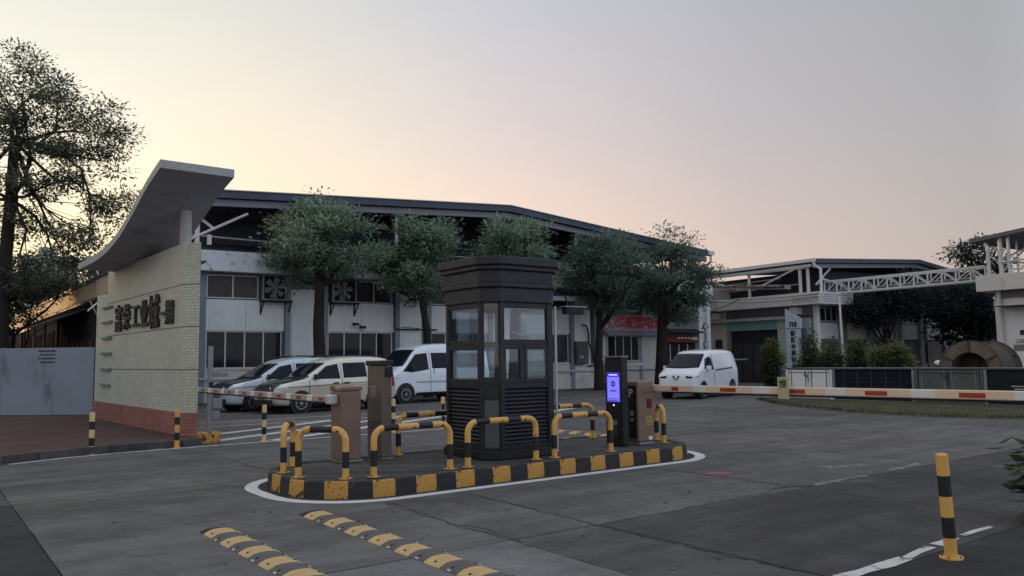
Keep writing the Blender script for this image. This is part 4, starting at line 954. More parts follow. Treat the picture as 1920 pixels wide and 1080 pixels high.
# ------------------------------------------------------------------ barrier machines
def arm_mesh(Lg, segs, name, parent, start, d, r_=.05, mats=(cream_p, red_p, white_p)):
    P, ms = [Vector(start)], []
    for ln, mi in segs:
        P.append(P[-1]+Vector(d)*ln); ms.append(mi)
    mb = MB()
    dv = Vector(d)
    # rounded-rectangular section
    sec = [(-.3,-1),(.3,-1),(.42,-.8),(.42,.8),(.3,1),(-.3,1),(-.42,.8),(-.42,-.8)]
    sd_ = dv.cross(Vector((0,0,1))).normalized()
    o_ = 0
    for p in P:
        for (a_, b_) in sec: mb.v.append(tuple(p+sd_*a_*r_*1.1+Vector((0,0,1))*b_*r_))
    for i in range(len(P)-1):
        for j in range(8): mb.f.append((i*8+j, i*8+(j+1)%8, (i+1)*8+(j+1)%8, (i+1)*8+j)); mb.m.append(0 if ms[i] == 1 else ms[i])
    mb.f.append(tuple(range(7,-1,-1))); mb.m.append(0); mb.f.append(tuple((len(P)-1)*8+j for j in range(8))); mb.m.append(0)
    arm = mb.build(name, list(mats), parent)
    for i in range(len(P)-1):
        if ms[i] != 1: continue
        m_ = MB()
        for sg_ in (-1, 1):
            y_ = sd_*sg_*.42*r_*1.1; o2 = sd_*sg_*(.42*r_*1.1+.004)
            q0, q1 = P[i]+dv*.01, P[i+1]-dv*.01; zl, zh = Vector((0,0,-.62*r_)), Vector((0,0,.42*r_))
            m_.add([q0+y_+zl, q1+y_+zl, q1+y_+zh, q0+y_+zh, q0+o2+zl, q1+o2+zl, q1+o2+zh, q0+o2+zh], [(0,1,2,3),(4,7,6,5),(0,4,5,1),(1,5,6,2),(2,6,7,3),(3,7,4,0)])
        m_.build('red_sticker', red_p, arm)
    return arm
bgL = thing('barrier_gate', 'bronze barrier cabinet with striped boom reaching to the gate wall', 'barrier gate', ab(5.17,11.02,IH), TH, 'boom barriers on the traffic island')
mb = MB(); mb.box(-.15,-.20,.03,.15,.20,1.02); mb.build('cabinet', cab_br, bgL, bevel=.02)
mb = MB(); mb.prismX([(-.21,1.022),(.21,1.022),(.21,1.10),(.08,1.10),(-.08,1.05),(-.21,1.08)], -.165, .165); mb.build('lid', cab_br, bgL, bevel=.01)
mb = MB(); mb.box(-.17,-.22,0,.17,.22,.03); mb.build('foot', steel_g, bgL)
mb = MB(); mb.box(-.30,-.07,.83,-.152,.07,.97); mb.build('boom_clamp', alum, bgL, bevel=.02)
seg = []
for k in range(9): seg += [(.22,0),(.20,1),(.24,0),(.20,2)]
seg = seg[:32]
grey_arm = M('grey_arm_paint', (.36,.34,.33), rough=.5, var=.1)
arm_mesh(0, seg, 'boom', bgL, (-.23,.0,.90), (0,1,0), .046, (grey_arm, red_p, white_p))
mb = MB(); mb.tube([(-.23,.3,.843),(-.23,6.7,.843)], .014, 6); mb.build('boom_shade_strip', rubber, bgL)  # dark strip standing in for the shade line under the boom
bgR = thing('barrier_gate', 'bronze barrier cabinet with black parking panel and long boom over the right lane', 'barrier gate', ab(9.98,9.72,IH), TH, 'boom barriers on the traffic island')
mb = MB(); mb.box(-.19,-.15,.04,.19,.15,1.06); mb.build('cabinet', cab_br, bgR, bevel=.03)
mb = MB(); mb.box(-.197,-.105,.10,-.1905,.105,.98); mb.build('front_panel', cab_blk, bgR)
mb = MB(); mb.box(-.17,-.14,0,.17,.14,.04); mb.build('foot', steel_g, bgR)
text_obj('parking_letter', 'P', .20, M('white_letter', (.75,.75,.75), rough=.5), bgR, (-.199,.015,.85), (R(90),0,R(-90)), extrude=.002)
for z, h in ((.52,.09),(.41,.05)):
    mb = MB(); mb.box(-.2005,-.05,z-h/2,-.1978,.04,z+h/2); mb.build('button_plate', wgrey, bgR)
mb = MB(); mb.box(.02,-.165,.60,.12,-.151,.76); mb.build('red_lamp', M('dark_red_lamp', (.10,.012,.01), rough=.3), bgR, bevel=.005)
mb = MB(); mb.box(-.02,-.1535,.31,.13,-.1512,.47); mb.build('warning_sticker', M('sticker_tan', (.36,.27,.12), rough=.6), bgR)
mb = MB(); mb.prismY([(.01,.345),(.10,.345),(.055,.455)], -.1555, -.1537); mb.build('warning_triangle', letter_m, bgR)
mb = MB(); mb.prismY([(.028,.356),(.082,.356),(.055,.428)], -.157, -.1557); mb.build('triangle_fill', M('sticker_yellow', (.60,.42,.08), rough=.6), bgR)
mb = MB(); mb.box(.04,-.1535,.07,.13,-.1512,.13); mb.build('maker_label', white_p, bgR)
mb = MB(); mb.box(.191,-.08,.85,.30,.08,.99); mb.build('boom_clamp', dark_in, bgR, bevel=.02)
seg = [(.15,0),(.34,0),(.17,1),(.3,0),(.26,2)]
for k in range(7): seg += [(.28,0),(.32,1),(.30,0),(.30,2)]
arm_mesh(0, seg[:26], 'boom', bgR, (.25,-.02,.93), (0,-1,.004), .056)
mb = MB(); mb.tube([(.25,-.3,.863),(.25,-7,.890)], .016, 6); mb.build('boom_shade_strip', rubber, bgR)  # right boom's shaded underside, drawn as a dark strip
# slow plate hanging on the right boom
sl = thing('slow_sign', 'yellowish slow-down plate clipped on the right-hand boom', 'sign', ab(10.19,6.97,IH+.86), TH)
mb = MB(); mb.box(-.10,-.088,-.03,-.085,.088,.285); mb.build('plate', M('sign_yellow_pale', (.46,.46,.28), rough=.45, var=.05), sl)
text_obj('character', '慢', .13, letter_m, sl, (-.102,0,.18), (R(90),0,R(-90)), extrude=.002, offset=.001)

# tall bronze detector column
dc = thing('detector_column', 'tall olive bronze detector column with dark cap behind the rails', 'cabinet', ab(5.71,11.0,IH), TH)
mb = MB(); mb.box(-.085,-.24,.02,.085,.24,1.38); mb.build('cabinet', cab_br2, dc, bevel=.02)
mb = MB(); mb.box(-.11,-.26,1.382,.11,.26,1.46); mb.build('cap', cab_blk, dc, bevel=.015)
mb = MB(); mb.box(-.10,-.26,0,.10,.26,.02); mb.build('foot', steel_g, dc)
for k in range(5):
    mb = MB(); mb.box(-.0895,-.05,.92+k*.035,-.0855,.12,.932+k*.035); mb.build('vent_slot', plaster, dc)
for k in range(3):
    mb = MB(); mb.box(-.0875,-.2,.44+k*.04,-.0855,.2,.452+k*.04); mb.build('panel_seam', cab_blk, dc)
mb = MB(); mb.box(-.03,-.285,1.22,.08,-.241,1.36); mb.build('side_camera', cab_blk, dc, bevel=.01)

# payment screen terminal
pt = thing('screen_terminal', 'slim black payment terminal with glowing blue screen beside the booth', 'terminal', ab(9.50,9.78,IH), TH)
mb = MB(); mb.box(-.07,-.20,0,.07,.20,1.46); mb.build('body', cab_blk, pt, bevel=.012)
mb = MB(); mb.box(-.10,-.215,1.461,.08,.215,1.485); mb.build('cap', steel_g, pt)
scr = M('screen_glow', (.20,.19,.95), rough=.3, emit=.85, var=.04); scr2 = M('screen_glow_deep', (.05,.03,.55), rough=.3, emit=.75, var=.04); scr3 = M('screen_ink', (.015,.01,.25), rough=.3, emit=.5, var=.02)
mb = MB(); mb.box(-.0745,-.155,.72,-.0712,.155,1.21); mb.build('screen', scr2, pt)
mb = MB(); mb.box(-.0765,-.14,.73,-.0747,.14,1.135); mb.build('screen_page', scr, pt)
mb = MB(); mb.disc_ring((-.0785,0,1.02), (1,0,0), .022, .05, .0015, 24); mb.build('screen_icon', scr3, pt)
rg = np.random.default_rng(5)
for z, w, h, mt in ((1.17,.10,.022,M('screen_white', (.7,.7,1), emit=.8)),(.905,.075,.022,scr3),(.77,.12,.012,scr3),(.742,.12,.014,scr3)):
    x = -w
    while x < w:
        d = .012+.014*rg.random(); mb = MB(); mb.box(-.0785,x,z-h/2,-.0768,min(x+d,w),z+h/2); mb.build('screen_glyph', mt, pt); x += d+.006
mb = MB(); mb.box(-.0745,-.015,.655,-.0712,.015,.68); mb.build('indicator_lamp', M('lamp_white', (.9,.9,.8), emit=1.0), pt)
mb = MB(); mb.box(-.0745,-.07,.34,-.0712,.08,.42); mb.build('card_plate', wgrey, pt)
mb = MB(); mb.box(-.0745,-.07,.18,-.0712,.08,.325); mb.build('ticket_slot', M('slot_green_grey', (.05,.06,.06), rough=.4), pt)

# boom rest post with small cameras at the gate wall
rp = thing('boom_rest_post', 'grey post on a yellow block with cameras where the boom rests', 'post', ab(5.05,17.35,0), TH)
mb = MB(); mb.box(-.20,-.17,0,.20,.17,.24); mb.build('base_block', yel_kerb, rp, bevel=.03)
mb = MB(); mb.box(-.045,-.045,.24,.045,.045,2.02); mb.build('post', steel_g, rp, bevel=.006)
mb = MB(); mb.box(-.03,-.14,1.08,.03,-.046,1.28); mb.build('boom_fork', dark_in, rp)
mb = MB(); mb.box(.046,-.06,1.38,.36,.05,1.46); mb.bar((.0,0,1.5),(.3,0,1.44),.02); mb.build('camera', wgrey, rp, bevel=.01)
mb = MB(); mb.box(.046,-.07,.72,.24,.07,.92); mb.box(.046,-.07,.50,.20,.07,.66); mb.build('junction_box', steel_g, rp, bevel=.01)

# ------------------------------------------------------------------ U rails
def bent(Lg, H_, r_, n=6):
    P = [(0,0,0)]
    P += [(r_-r_*math.cos(math.pi/2*k/n), 0, H_-r_+r_*math.sin(math.pi/2*k/n)) for k in range(n+1)]
    P += [(Lg-r_+r_*math.sin(math.pi/2*k/n), 0, H_-r_+r_*math.cos(math.pi/2*k/n)) for k in range(n+1)]
    P += [(Lg,0,0)]; return P
def banded(P, bands):
    """split polyline P so that rings fall on the band ends; bands = [(s_end, mat)]"""
    P = [np.array(p, float) for p in P]; cs = [0]
    for i in range(1, len(P)): cs.append(cs[-1]+float(np.linalg.norm(P[i]-P[i-1])))
    ss = sorted(set([round(s_,4) for s_ in cs]+[round(b[0],4) for b in bands if b[0] < cs[-1]])); out = []; A3 = np.array(P)
    for s_ in ss: out.append(tuple(float(np.interp(s_, cs, A3[:,i])) for i in range(3)))
    ms = []
    for i in range(len(ss)-1):
        mid = (ss[i]+ss[i+1])/2; ms.append(next((b[1] for b in bands if mid <= b[0]), bands[-1][1]))
    return out, ms, cs[-1]
def rail(label, p, q_, extra=None):
    P0_, Q0 = np.array(ab(*p)), np.array(ab(*q_)); d = Q0-P0_; Lg = float(np.linalg.norm(d)); rz = math.atan2(d[1], d[0])
    t = thing('guard_rail', label, 'guard rail', (P0_[0],P0_[1],IH), rz, 'yellow and black guard rails on the island')
    pl = bent(Lg, .60, .15); tot = sum(math.dist(pl[i],pl[i+1]) for i in range(len(pl)-1))
    bands = [(.13,0),(.33,1),(.33+.33,0)]; m = tot-2*.66
    if m > .45: bands += [(.66+m*.24,1),(.66+m*.58,0),(.66+m*.82,1)]
    else: bands += [(.66+m*.12,0),(.66+m*.88,1)]
    bands += [(tot-.33,0),(tot-.13,1),(tot+1,0)]
    PP, ms, _ = banded(pl, bands)
    mb = MB(); mb.tube(PP, .0425, 14, mats=ms); mb.build('tube', [yel, blk], t, smooth=50)
    for x in (0, Lg):
        mb = MB(); mb.cyl((x,0,0), (x,0,.012), .085, 16); bp = mb.build('base_plate', yel, t, smooth=30)
        for k in range(4):
            a = math.pi/4+k*math.pi/2; mb = MB(); mb.cyl((x+.065*math.cos(a),.065*math.sin(a),.012), (x+.065*math.cos(a),.065*math.sin(a),.024), .011, 6); mb.build('bolt', rust_m, bp)
    return t
rail('short yellow and black rail across the near left corner of the island', (3.98,9.86), (4.38,9.33))
rail('yellow and black rail at the far left end of the island, seen nearly end-on', (4.00,10.42), (4.36,11.0))
rail('long yellow and black rail in front of the bronze cabinets', (4.72,9.24), (5.84,9.22))
rail('yellow and black rail directly in front of the guard booth', (6.12,9.21), (7.32,9.23))
rail('yellow and black rail between the guard booth and the screen terminal', (7.66,9.22), (8.80,9.22))
rail('yellow and black rail along the back edge left of the booth', (6.10,11.12), (7.25,11.12))
rail('yellow and black rail along the back edge right of the booth', (8.95,11.05), (10.10,11.05))
rail('narrow yellow and black rail at the rounded right tip of the island', (10.36,9.54), (10.62,9.95))

# ------------------------------------------------------------------ bollards
def bollard(label, x, y, H_=.76, r_=.048, tilt=(0,0), group='striped bollards along the lane edge', mat=None, z=0):
    t = thing('bollard', label, 'bollard', (x,y,z), 0, group); t.rotation_euler = (tilt[0],tilt[1],0)
    n = 5; mb = MB(); P = [(0,0,H_*k/n) for k in range(n+1)]+[(0,0,H_+.006)]
    mb.tube([P[0],P[1],P[2],P[3],P[4],P[5]], r_, 16, mats=[0,1,0,1,0]); mb.build('post', [mat or yel, blk], t, smooth=50)
    mb = MB(); mb.cyl((0,0,H_), (0,0,H_+.012), r_*.95, 16, r_*.7); mb.build('cap', mat or yel, t, smooth=30)
    mb = MB(); mb.cyl((0,0,0), (0,0,.014), r_*1.85, 16); bp = mb.build('base_plate', mat or yel, t)
    for k in range(4):
        a = math.pi/4+k*math.pi/2; mb = MB(); mb.cyl((r_*1.45*math.cos(a),r_*1.45*math.sin(a),.014), (r_*1.45*math.cos(a),r_*1.45*math.sin(a),.022), .009, 6); mb.build('bolt', rust_m, bp)
    return t
yel_f = M('faded_cream_yellow_paint', (.66,.50,.26), rough=.5, var=.12, scale=5)
bollard('faded bollard on the kerb in front of the hoarding', -7.88, 15.11, z=0.0, mat=yel_f)
bollard('striped bollard in front of the red gate wall base', -6.68, 16.05)
for k, (a_, lb) in enumerate(((6.05,'striped bollard by the hatched marking, left of the bronze cabinet'),(9.13,'striped bollard right of the tall bronze column'),(10.50,'striped bollard peeking past the left edge of the booth'))):
    x, y, _ = ab(a_,16.88); bollard(lb, x, y, mat=yel_f)
bollard('large leaning yellow and black bollard in the right foreground', 3.54, 6.67, .83, .049, (R(.5),R(-2.4)), group=None)

# ------------------------------------------------------------------ speed humps
def hump_seg(w=.31, l=.245, h=.042):
    mb = MB(); pr_ = [(-w/2,0),(-w/2+.01,.010),(-.085,h*.86),(-.03,h),(.03,h),(.085,h*.86),(w/2-.01,.010),(w/2,0)]
    mb.prismY(pr_, -l/2, l/2); return mb
seg_y = hump_seg().mesh('segment'); seg_y.materials.append(hump_y)
seg_b = hump_seg().mesh('segment'); seg_b.materials.append(hump_b)
bm_ = MB().cyl((0,0,.018), (0,0,.040), .016, 8).mesh('bolt_hole'); bm_.materials.append(dark_in)
rm_ = MB().box(-.008,-.022,.022,.008,.022,.032).mesh('reflector'); rm_.materials.append(M('reflector_clear', (.5,.48,.4), rough=.3))
endm = hump_seg(l=.12,h=.03).mesh('end_cap'); endm.materials.append(rubber)
def hump(label, a_, b0, b1, wob=0):
    t = thing('speed_hump', label, 'speed hump', ab(a_,b0), TH, 'rubber speed humps across the lanes'); n = int(abs(b1-b0)/.252); sg = 1 if b1 > b0 else -1
    o = link('end_cap', endm, t); o.location = (0,-sg*.065,0)
    r_ = np.random.default_rng(int(a_*10))
    for k in range(n):
        s_ = link('segment', seg_y if k % 2 == 0 else seg_b, t); s_.location = (r_.normal()*.003, sg*(.126+k*.252), 0); s_.rotation_euler = (0,0,r_.normal()*.006)
        for x in (-.105,.105):
            b_ = link('bolt_hole', bm_, s_); b_.location = (x, 0, -.010)
        if k % 2 == 1:
            for x in (-.128,.128):
                c_ = link('reflector', rm_, s_); c_.location = (x, 0, -.012); c_.rotation_euler = (0, R(-38 if x < 0 else 38), 0)
    o = link('end_cap', endm, t); o.location = (0,sg*(n*.252+.065),0)
hump('worn rubber speed hump in the lower left foreground', 2.50, 8.18, 2.2)
hump('worn rubber speed hump between the foreground hump and the island', 3.60, 8.38, 2.2)
hump('speed hump on the far lane just behind the island', 10.85, 11.95, 16.5)
hump('speed hump on the far lane, the farther of the two behind the island', 11.95, 11.95, 16.5)
# small litter
lt = MB(); lt.prism([(-.20,-.02),(.18,-.05),(.24,.03),(-.05,.06)], .002, .012)
o = lt.build('red_litter', M('red_plastic', (.55,.06,.07), rough=.4), None, loc=(2.85,11.55,0), bevel=.004); tag(o, 'flat scrap of red plastic lying on the concrete road', 'litter')

# grit and dead leaves blown over the road
rg = np.random.default_rng(91); V = []; F = []
for k in range(420):
    a_ = 1.2+rg.random()*14; b_ = 2.5+rg.random()*14
    if IA0-.1 < a_ < IA1+.1 and IB0-.1 < b_ < IB1+.1: continue
    x, y, _ = ab(a_, b_); r_ = .006+.020*rg.random()**2.5; n0 = len(V); th0 = rg.random()*6.3
    for j in range(5): V.append((x+r_*math.cos(th0+j*1.257)*(.6+.6*rg.random()), y+r_*math.sin(th0+j*1.257)*(.6+.6*rg.random()), .005))
    V.append((x, y, .006+r_*.5)); F += [(n0+j, n0+(j+1)%5, n0+5) for j in range(5)]
me = bpy.data.meshes.new('road_grit'); me.from_pydata(V,[],F); me.materials.append(M('grit', (.10,.085,.065), rough=.9, var=.5, scale=3, isl=.6)); gt = struct(link('road_grit', me), 'stuff'); tag(gt, 'grit and dead leaf scraps scattered over the concrete road', 'grit')
# ------------------------------------------------------------------ vehicles (local: x forward, y left, z up)
car_glass = M('car_glass', (.010,.013,.022), rough=.06, var=.3, scale=2, spec=.16)
car_black = M('car_black_plastic', (.018,.018,.02), rough=.6)
chrome = M('car_chrome', (.55,.56,.58), rough=.2, metal=.9, var=.03)
lamp_w = M('headlamp_glass', (.85,.88,.90), rough=.12, var=.1, spec=.7)
lamp_r = M('tail_lamp_red', (.20,.012,.014), rough=.25)
from mathutils.bvhtree import BVHTree
def paint(n, c): return M(n, c, rough=.28, var=.04, coat=.6, dirt=None)
def wheel(parent, x, y, r_, w, side, rim_mat):
    mb = MB(); s = side
    mb.tube([(x,y-s*w,r_),(x,y-s*w*.9,r_),(x,y-s*.02,r_),(x,y,r_)], [r_*.9,r_,r_,r_*.92], 28); wh = mb.build('wheel', rubber, parent, smooth=40)
    mb = MB(); mb.disc_ring((x,y-s*.012,r_), (0,s,0), r_*.50, r_*.66, .02, 24); mb.build('rim', rim_mat, wh)
    mb = MB(); mb.cyl((x,y-s*.04,r_), (x,y-s*.005,r_), r_*.50, 20); mb.build('rim_dish', M('rim_dark_grey', (.09,.09,.095), rough=.5), wh, smooth=30)  # dark grey dish behind the spokes
    for k in range(6):
        a = k*math.pi/3; mb = MB(); mb.bar((x+r_*.12*math.cos(a),y+s*.002,r_+r_*.12*math.sin(a)), (x+r_*.52*math.cos(a),y+s*.002,r_+r_*.52*math.sin(a)), .045, .012); mb.build('spoke', rim_mat, wh)
    mb = MB(); mb.cyl((x,y-s*.02,r_), (x,y+s*.014,r_), r_*.17, 12); mb.build('hub_cap', chrome, wh, smooth=30)
    return wh
def make_van(name, label, loc, heading, st, belt, body, mats, wheels, r_wh, glass_side, wind, extra=None, group=None, mi=None, dirt_low=None):
    """st: stations (x, z_bottom, z_top, half_low, half_top)"""
    t = thing(name, label, 'van', (loc[0],loc[1],0), heading, group)
    n = len(st); V = []; ring = 18
    def sec(x, zb, zt, wl, wt):
        zbelt = min(belt, zt-.10); pts = [(0,zb),(wl*.86,zb),(wl*.985,zb+.07),(wl,zb+.22),(wl,zbelt-.08),(wl-.015,zbelt+.02)]
        zs = zt-.11
        if zs > zbelt+.06: pts += [(wt+.02,zs-.03),(wt-.05,zt-.025)]
        else: pts += [(wl-.05,zt-.06),(wl-.12,zt-.02)]
        pts += [(wt*.55,zt),(0,zt+.012)]
        full = pts+[(-y,z) for y,z in pts[-2:0:-1]]
        return [(x,y,z) for y,z in full]
    for s_ in st: V += sec(*s_)
    k = len(V)//n; F = []; ms = []
    for i in range(n-1):
        for j in range(k):
            F.append((i*k+j, i*k+(j+1)%k, (i+1)*k+(j+1)%k, (i+1)*k+j)); ms.append(mi(st[i][0], st[i+1][0], j, k) if mi else 0)
    F += [tuple(range(k-1,-1,-1)), tuple((n-1)*k+j for j in range(k))]; ms += [0,0]
    mb = MB(); mb.add(V, F); mb.m = ms
    bo_ = mb.build('body', mats, t, smooth=50)
    ss = bo_.modifiers.new('sub', 'SUBSURF'); ss.levels = 2; ss.render_levels = 2
    X = [s_[0] for s_ in st][::-1]
    def itp(x, i): return float(np.interp(x, X, [s_[i] for s_ in st][::-1]))
    def half(x, z):
        zt, wl, wt = itp(x,2), itp(x,3), itp(x,4); zb_ = min(belt, zt-.1)
        return wl if z <= zb_ else wl-.015+(wt+.02-wl+.015)*min(1,(z-zb_)/max(.05,(zt-.14-zb_)))
    bpy.context.view_layer.update(); bvh = BVHTree.FromObject(bo_, bpy.context.evaluated_depsgraph_get())
    def grid(poly, step=.09):
        bm = bmesh.new(); vs = [bm.verts.new((p[0], 0, p[1])) for p in poly]; bm.faces.new(vs); bmesh.ops.triangulate(bm, faces=bm.faces[:])
        for _ in range(5):
            le = [e for e in bm.edges if e.calc_length() > step]
            if not le: break
            bmesh.ops.subdivide_edges(bm, edges=le, cuts=1); bmesh.ops.triangulate(bm, faces=[f for f in bm.faces if len(f.verts) > 3])
        bm.verts.index_update(); P = [(v.co.x, v.co.z) for v in bm.verts]; F = [tuple(v.index for v in f.verts) for f in bm.faces]; bm.free(); return P, F
    def conform(nm, P, F, ray, mat, off, th=.012):
        Vs = []
        for p in P:
            o_, d_, fb = ray(p); h = bvh.ray_cast(Vector(o_), Vector(d_))
            q_ = h[0] if h[0] is not None else Vector(fb); nn = h[1] if h[1] is not None else -Vector(d_)
            if nn.dot(Vector(d_)) > 0: nn = -nn
            Vs.append(tuple(q_+nn*off))
        mb = MB(); mb.add(Vs, F); o = mb.build(nm, mat, t, smooth=60)
        so_ = o.modifiers.new('solid', 'SOLIDIFY'); so_.thickness = th; so_.offset = 0; return o
    def side_patch(nm, poly, mat, off=.006, sides=(1,-1)):
        P, F = grid(poly)
        for s in sides: conform(nm, P, F, lambda p, s=s: ((p[0], s*3, p[1]), (0,-s,0), (p[0], s*half(*p), p[1])), mat, off)
    def front_patch(nm, poly, mat, off=.006):      # poly in (y, z), projected from the front
        P, F = grid(poly); return conform(nm, P, F, lambda p: ((5, p[0], p[1]), (-1,0,0), (st[0][0], p[0], p[1])), mat, off)
    for poly in glass_side: side_patch('side_window', poly, car_glass)
    (xb,zb_,hb),(xt,zt_,ht) = wind
    front_patch('windscreen', [(-hb,zb_),(-hb*.5,zb_-.02),(0,zb_-.03),(hb*.5,zb_-.02),(hb,zb_),(ht,zt_),(0,zt_+.015),(-ht,zt_)], car_glass, .007)
    for (x, s) in [(x, s) for x in wheels for s in (1,-1)]:
        yw = half(x,.5)
        mb = MB(); mb.tube([(x,s*(yw-.20),r_wh+.02),(x,s*(yw+.004),r_wh+.02)], r_wh*1.20, 28); mb.build('wheel_arch', car_black, t, smooth=40)
        wheel(t, x, s*(yw+.012), r_wh, .2, s, M('steel_rim', (.20,.20,.21), rough=.5, metal=.4))
    # mirrors
    for s in (1,-1):
        x, z = extra['mirror']; y = half(x,z); mb = MB(); mb.box(x-.06,min(s*(y+.03),s*(y+.22)),z-.07,x+.06,max(s*(y+.03),s*(y+.22)),z+.10); mb.box(x-.02,min(s*(y-.02),s*(y+.05)),z-.05,x+.02,max(s*(y-.02),s*(y+.05)),z-.02); mb.build('mirror', extra.get('mirror_mat', car_black), t, bevel=.03)
    return t, half, side_patch
SEAM = M('panel_seam_dark', (.05,.05,.05), rough=.7)
# --- cream two-tone people carrier -----------------------------------------------------
def mpv(name, label, loc, heading, c_up, c_low, hood_m):
    st = [(2.34,.34,.62,.66,.58),(2.30,.28,.88,.74,.62),(2.16,.24,.98,.80,.66),(1.85,.22,1.06,.84,.70),(1.40,.22,1.13,.86,.72),(1.16,.22,1.20,.86,.70),(.55,.22,1.62,.86,.66),(.20,.22,1.78,.86,.64),(-.4,.22,1.85,.86,.65),(-1.4,.22,1.86,.86,.65),(-2.05,.24,1.82,.85,.64),(-2.30,.30,1.70,.83,.62),(-2.38,.36,1.10,.80,.66),(-2.40,.40,.62,.74,.62)]
    up_m = paint(name+'_upper_'+hood_m.name, c_up); lo_m = paint(name+'_lower_'+hood_m.name, c_low)
    def mi(xa, xb, j, k):
        jj = min(j, k-1-j)
        if jj >= 6 and xa > 1.3: return 2
        return 1 if jj <= 3 else 0
    gs = [[(1.02,1.10),(.42,1.52),(-.02,1.60),(-.06,1.10)],[(-.20,1.12),(-.22,1.62),(-1.12,1.64),(-1.14,1.14)],[(-1.30,1.15),(-1.28,1.65),(-2.05,1.62),(-2.16,1.16)]]
    t, half, patch = make_van(name, label, loc, heading, st, 1.06, None, [up_m, lo_m, hood_m], (1.42,-1.48), .33, gs, ((1.18,1.14,.70),(.48,1.62,.60)), dict(mirror=(.88,1.16)), mi=mi, group='vans parked by the factory')
    patch('headlamp', [(2.25,.80),(2.12,.93),(1.76,1.00),(1.84,.85)], lamp_w, .016)
    patch('door_seam', [(-.11,.30),(-.125,.30),(-.14,1.66),(-.125,1.66)], SEAM, .003); patch('door_seam', [(1.14,.30),(1.125,.30),(1.10,1.08),(1.115,1.08)], SEAM, .003); patch('door_seam', [(-1.20,.36),(-1.215,.36),(-1.225,1.66),(-1.21,1.66)], SEAM, .003)
    patch('waist_line', [(1.9,.86),(-2.2,1.0),(-2.2,.98),(1.9,.84)], SEAM, .004)
    for x in (.12,-.30): patch('door_handle', [(x+.12,.93),(x-.10,.94),(x-.10,.98),(x+.12,.97)], car_black, .03)
    patch('tail_lamp', [(-2.28,.80),(-2.20,.78),(-2.18,1.24),(-2.27,1.30)], lamp_r, .018)
    patch('sill_trim', [(1.0,.24),(-1.0,.24),(-1.0,.34),(1.0,.34)], car_black, .005)
    mb = MB(); mb.box(2.335,-.52,.60,2.375,.52,.84); mb.build('grille', car_black, t, bevel=.02)
    for k in range(4):
        mb = MB(); mb.box(2.372,-.48,.63+k*.05,2.382,.48,.645+k*.05); mb.build('grille_bar', chrome, t)
    mb = MB(); mb.box(2.30,-.62,.24,2.40,.62,.46); mb.build('bumper_intake', car_black, t, bevel=.03)
    for s in (-1,1):
        mb = MB(); mb.bar((2.36,s*.50,.86),(2.33,s*.62,.62),.03,.03); mb.build('grille_chevron', chrome, t)
    mb = MB(); mb.box(2.402,-.22,.48,2.412,.22,.60); mb.build('number_plate', M('plate_blue', (.10,.13,.20), rough=.5), t)
    mb = MB(); mb.tube([(.3,.52,1.83),(-.4,.52,1.90),(-1.9,.52,1.88)], .02, 6); mb.tube([(.3,-.52,1.83),(-.4,-.52,1.90),(-1.9,-.52,1.88)], .02, 6); mb.build('roof_rail', car_black, t, smooth=40)
    mb = MB(); mb.box(-2.47,-.66,.40,-2.38,.66,.60); mb.build('rear_bumper', M('bumper_tan', (.42,.37,.30), rough=.5), t, bevel=.03)
    return t
hd_ = math.atan2(-.69,-.72)
def place(front_left_wheel, hvec, xf, yf):
    h = Vector(hvec).normalized(); l = Vector((-h.y,h.x)); c = Vector(front_left_wheel)-h*xf-l*yf; return (c.x,c.y), math.atan2(h.y,h.x)
dk_hood = M('hood_dark_grey_green', (.035,.042,.040), rough=.3, var=.05, coat=.4); dk_hood2 = M('hood_dark_blue', (.028,.034,.055), rough=.3, var=.05, coat=.4)
loc, hh = place((-6.95,26.43), (-.72,-.69), 1.42, .86)
mpv('people_carrier', 'cream and tan people carrier with dark bonnet parked behind the bronze cabinet', loc, hh, (.74,.71,.63), (.50,.44,.37), dk_hood)
loc, hh = place((-8.85,27.55), (-.72,-.69), 1.42, .86)
mpv('people_carrier', 'pale blue-silver people carrier with dark bonnet, farthest left of the parked vehicles', loc, hh, (.56,.63,.72), (.50,.55,.62), dk_hood2)
# --- white high-roof van ---------------------------------------------------------------
wp = paint('white_van_paint', (.72,.80,.90)); wp2 = paint('white_cargo_paint', (.76,.80,.88))
st = [(2.62,.40,.70,.70,.62),(2.58,.32,1.02,.86,.66),(2.40,.30,1.20,.93,.70),(2.05,.28,1.34,.96,.74),(1.86,.28,1.48,.97,.76),(1.30,.28,2.05,.97,.76),(1.05,.28,2.22,.97,.76),(.60,.28,2.34,.97,.76),(-.6,.28,2.38,.97,.77),(-2.0,.28,2.37,.97,.77),(-2.5,.30,2.32,.96,.76),(-2.62,.36,2.0,.94,.76),(-2.66,.40,.8,.90,.74)]
loc, hh = place((-4.20,31.5), (-.74,-.67), 1.72, .97)
t, half, patch = make_van('white_van', 'white high-roofed van standing behind the guard booth', loc, hh, st, 1.30, None, [wp], (1.72,-1.55), .36,
    [[(1.86,1.26),(1.62,1.44),(1.16,1.92),(.62,1.98),(.60,1.32),(1.4,1.22)],[(.42,1.36),(.42,1.98),(-.72,1.98),(-.72,1.36)],[(-.86,1.36),(-.86,1.98),(-2.1,1.96),(-2.1,1.36)]], ((1.92,1.46,.80),(1.14,2.10,.70)), dict(mirror=(1.46,1.40),steel=True), group='vans parked by the factory')
patch('door_seam', [(.52,.36),(.505,.36),(.505,2.06),(.52,2.06)], SEAM, .003); patch('headlamp', [(2.50,.96),(2.30,1.16),(1.98,1.20),(2.16,.98)], lamp_w, .014)
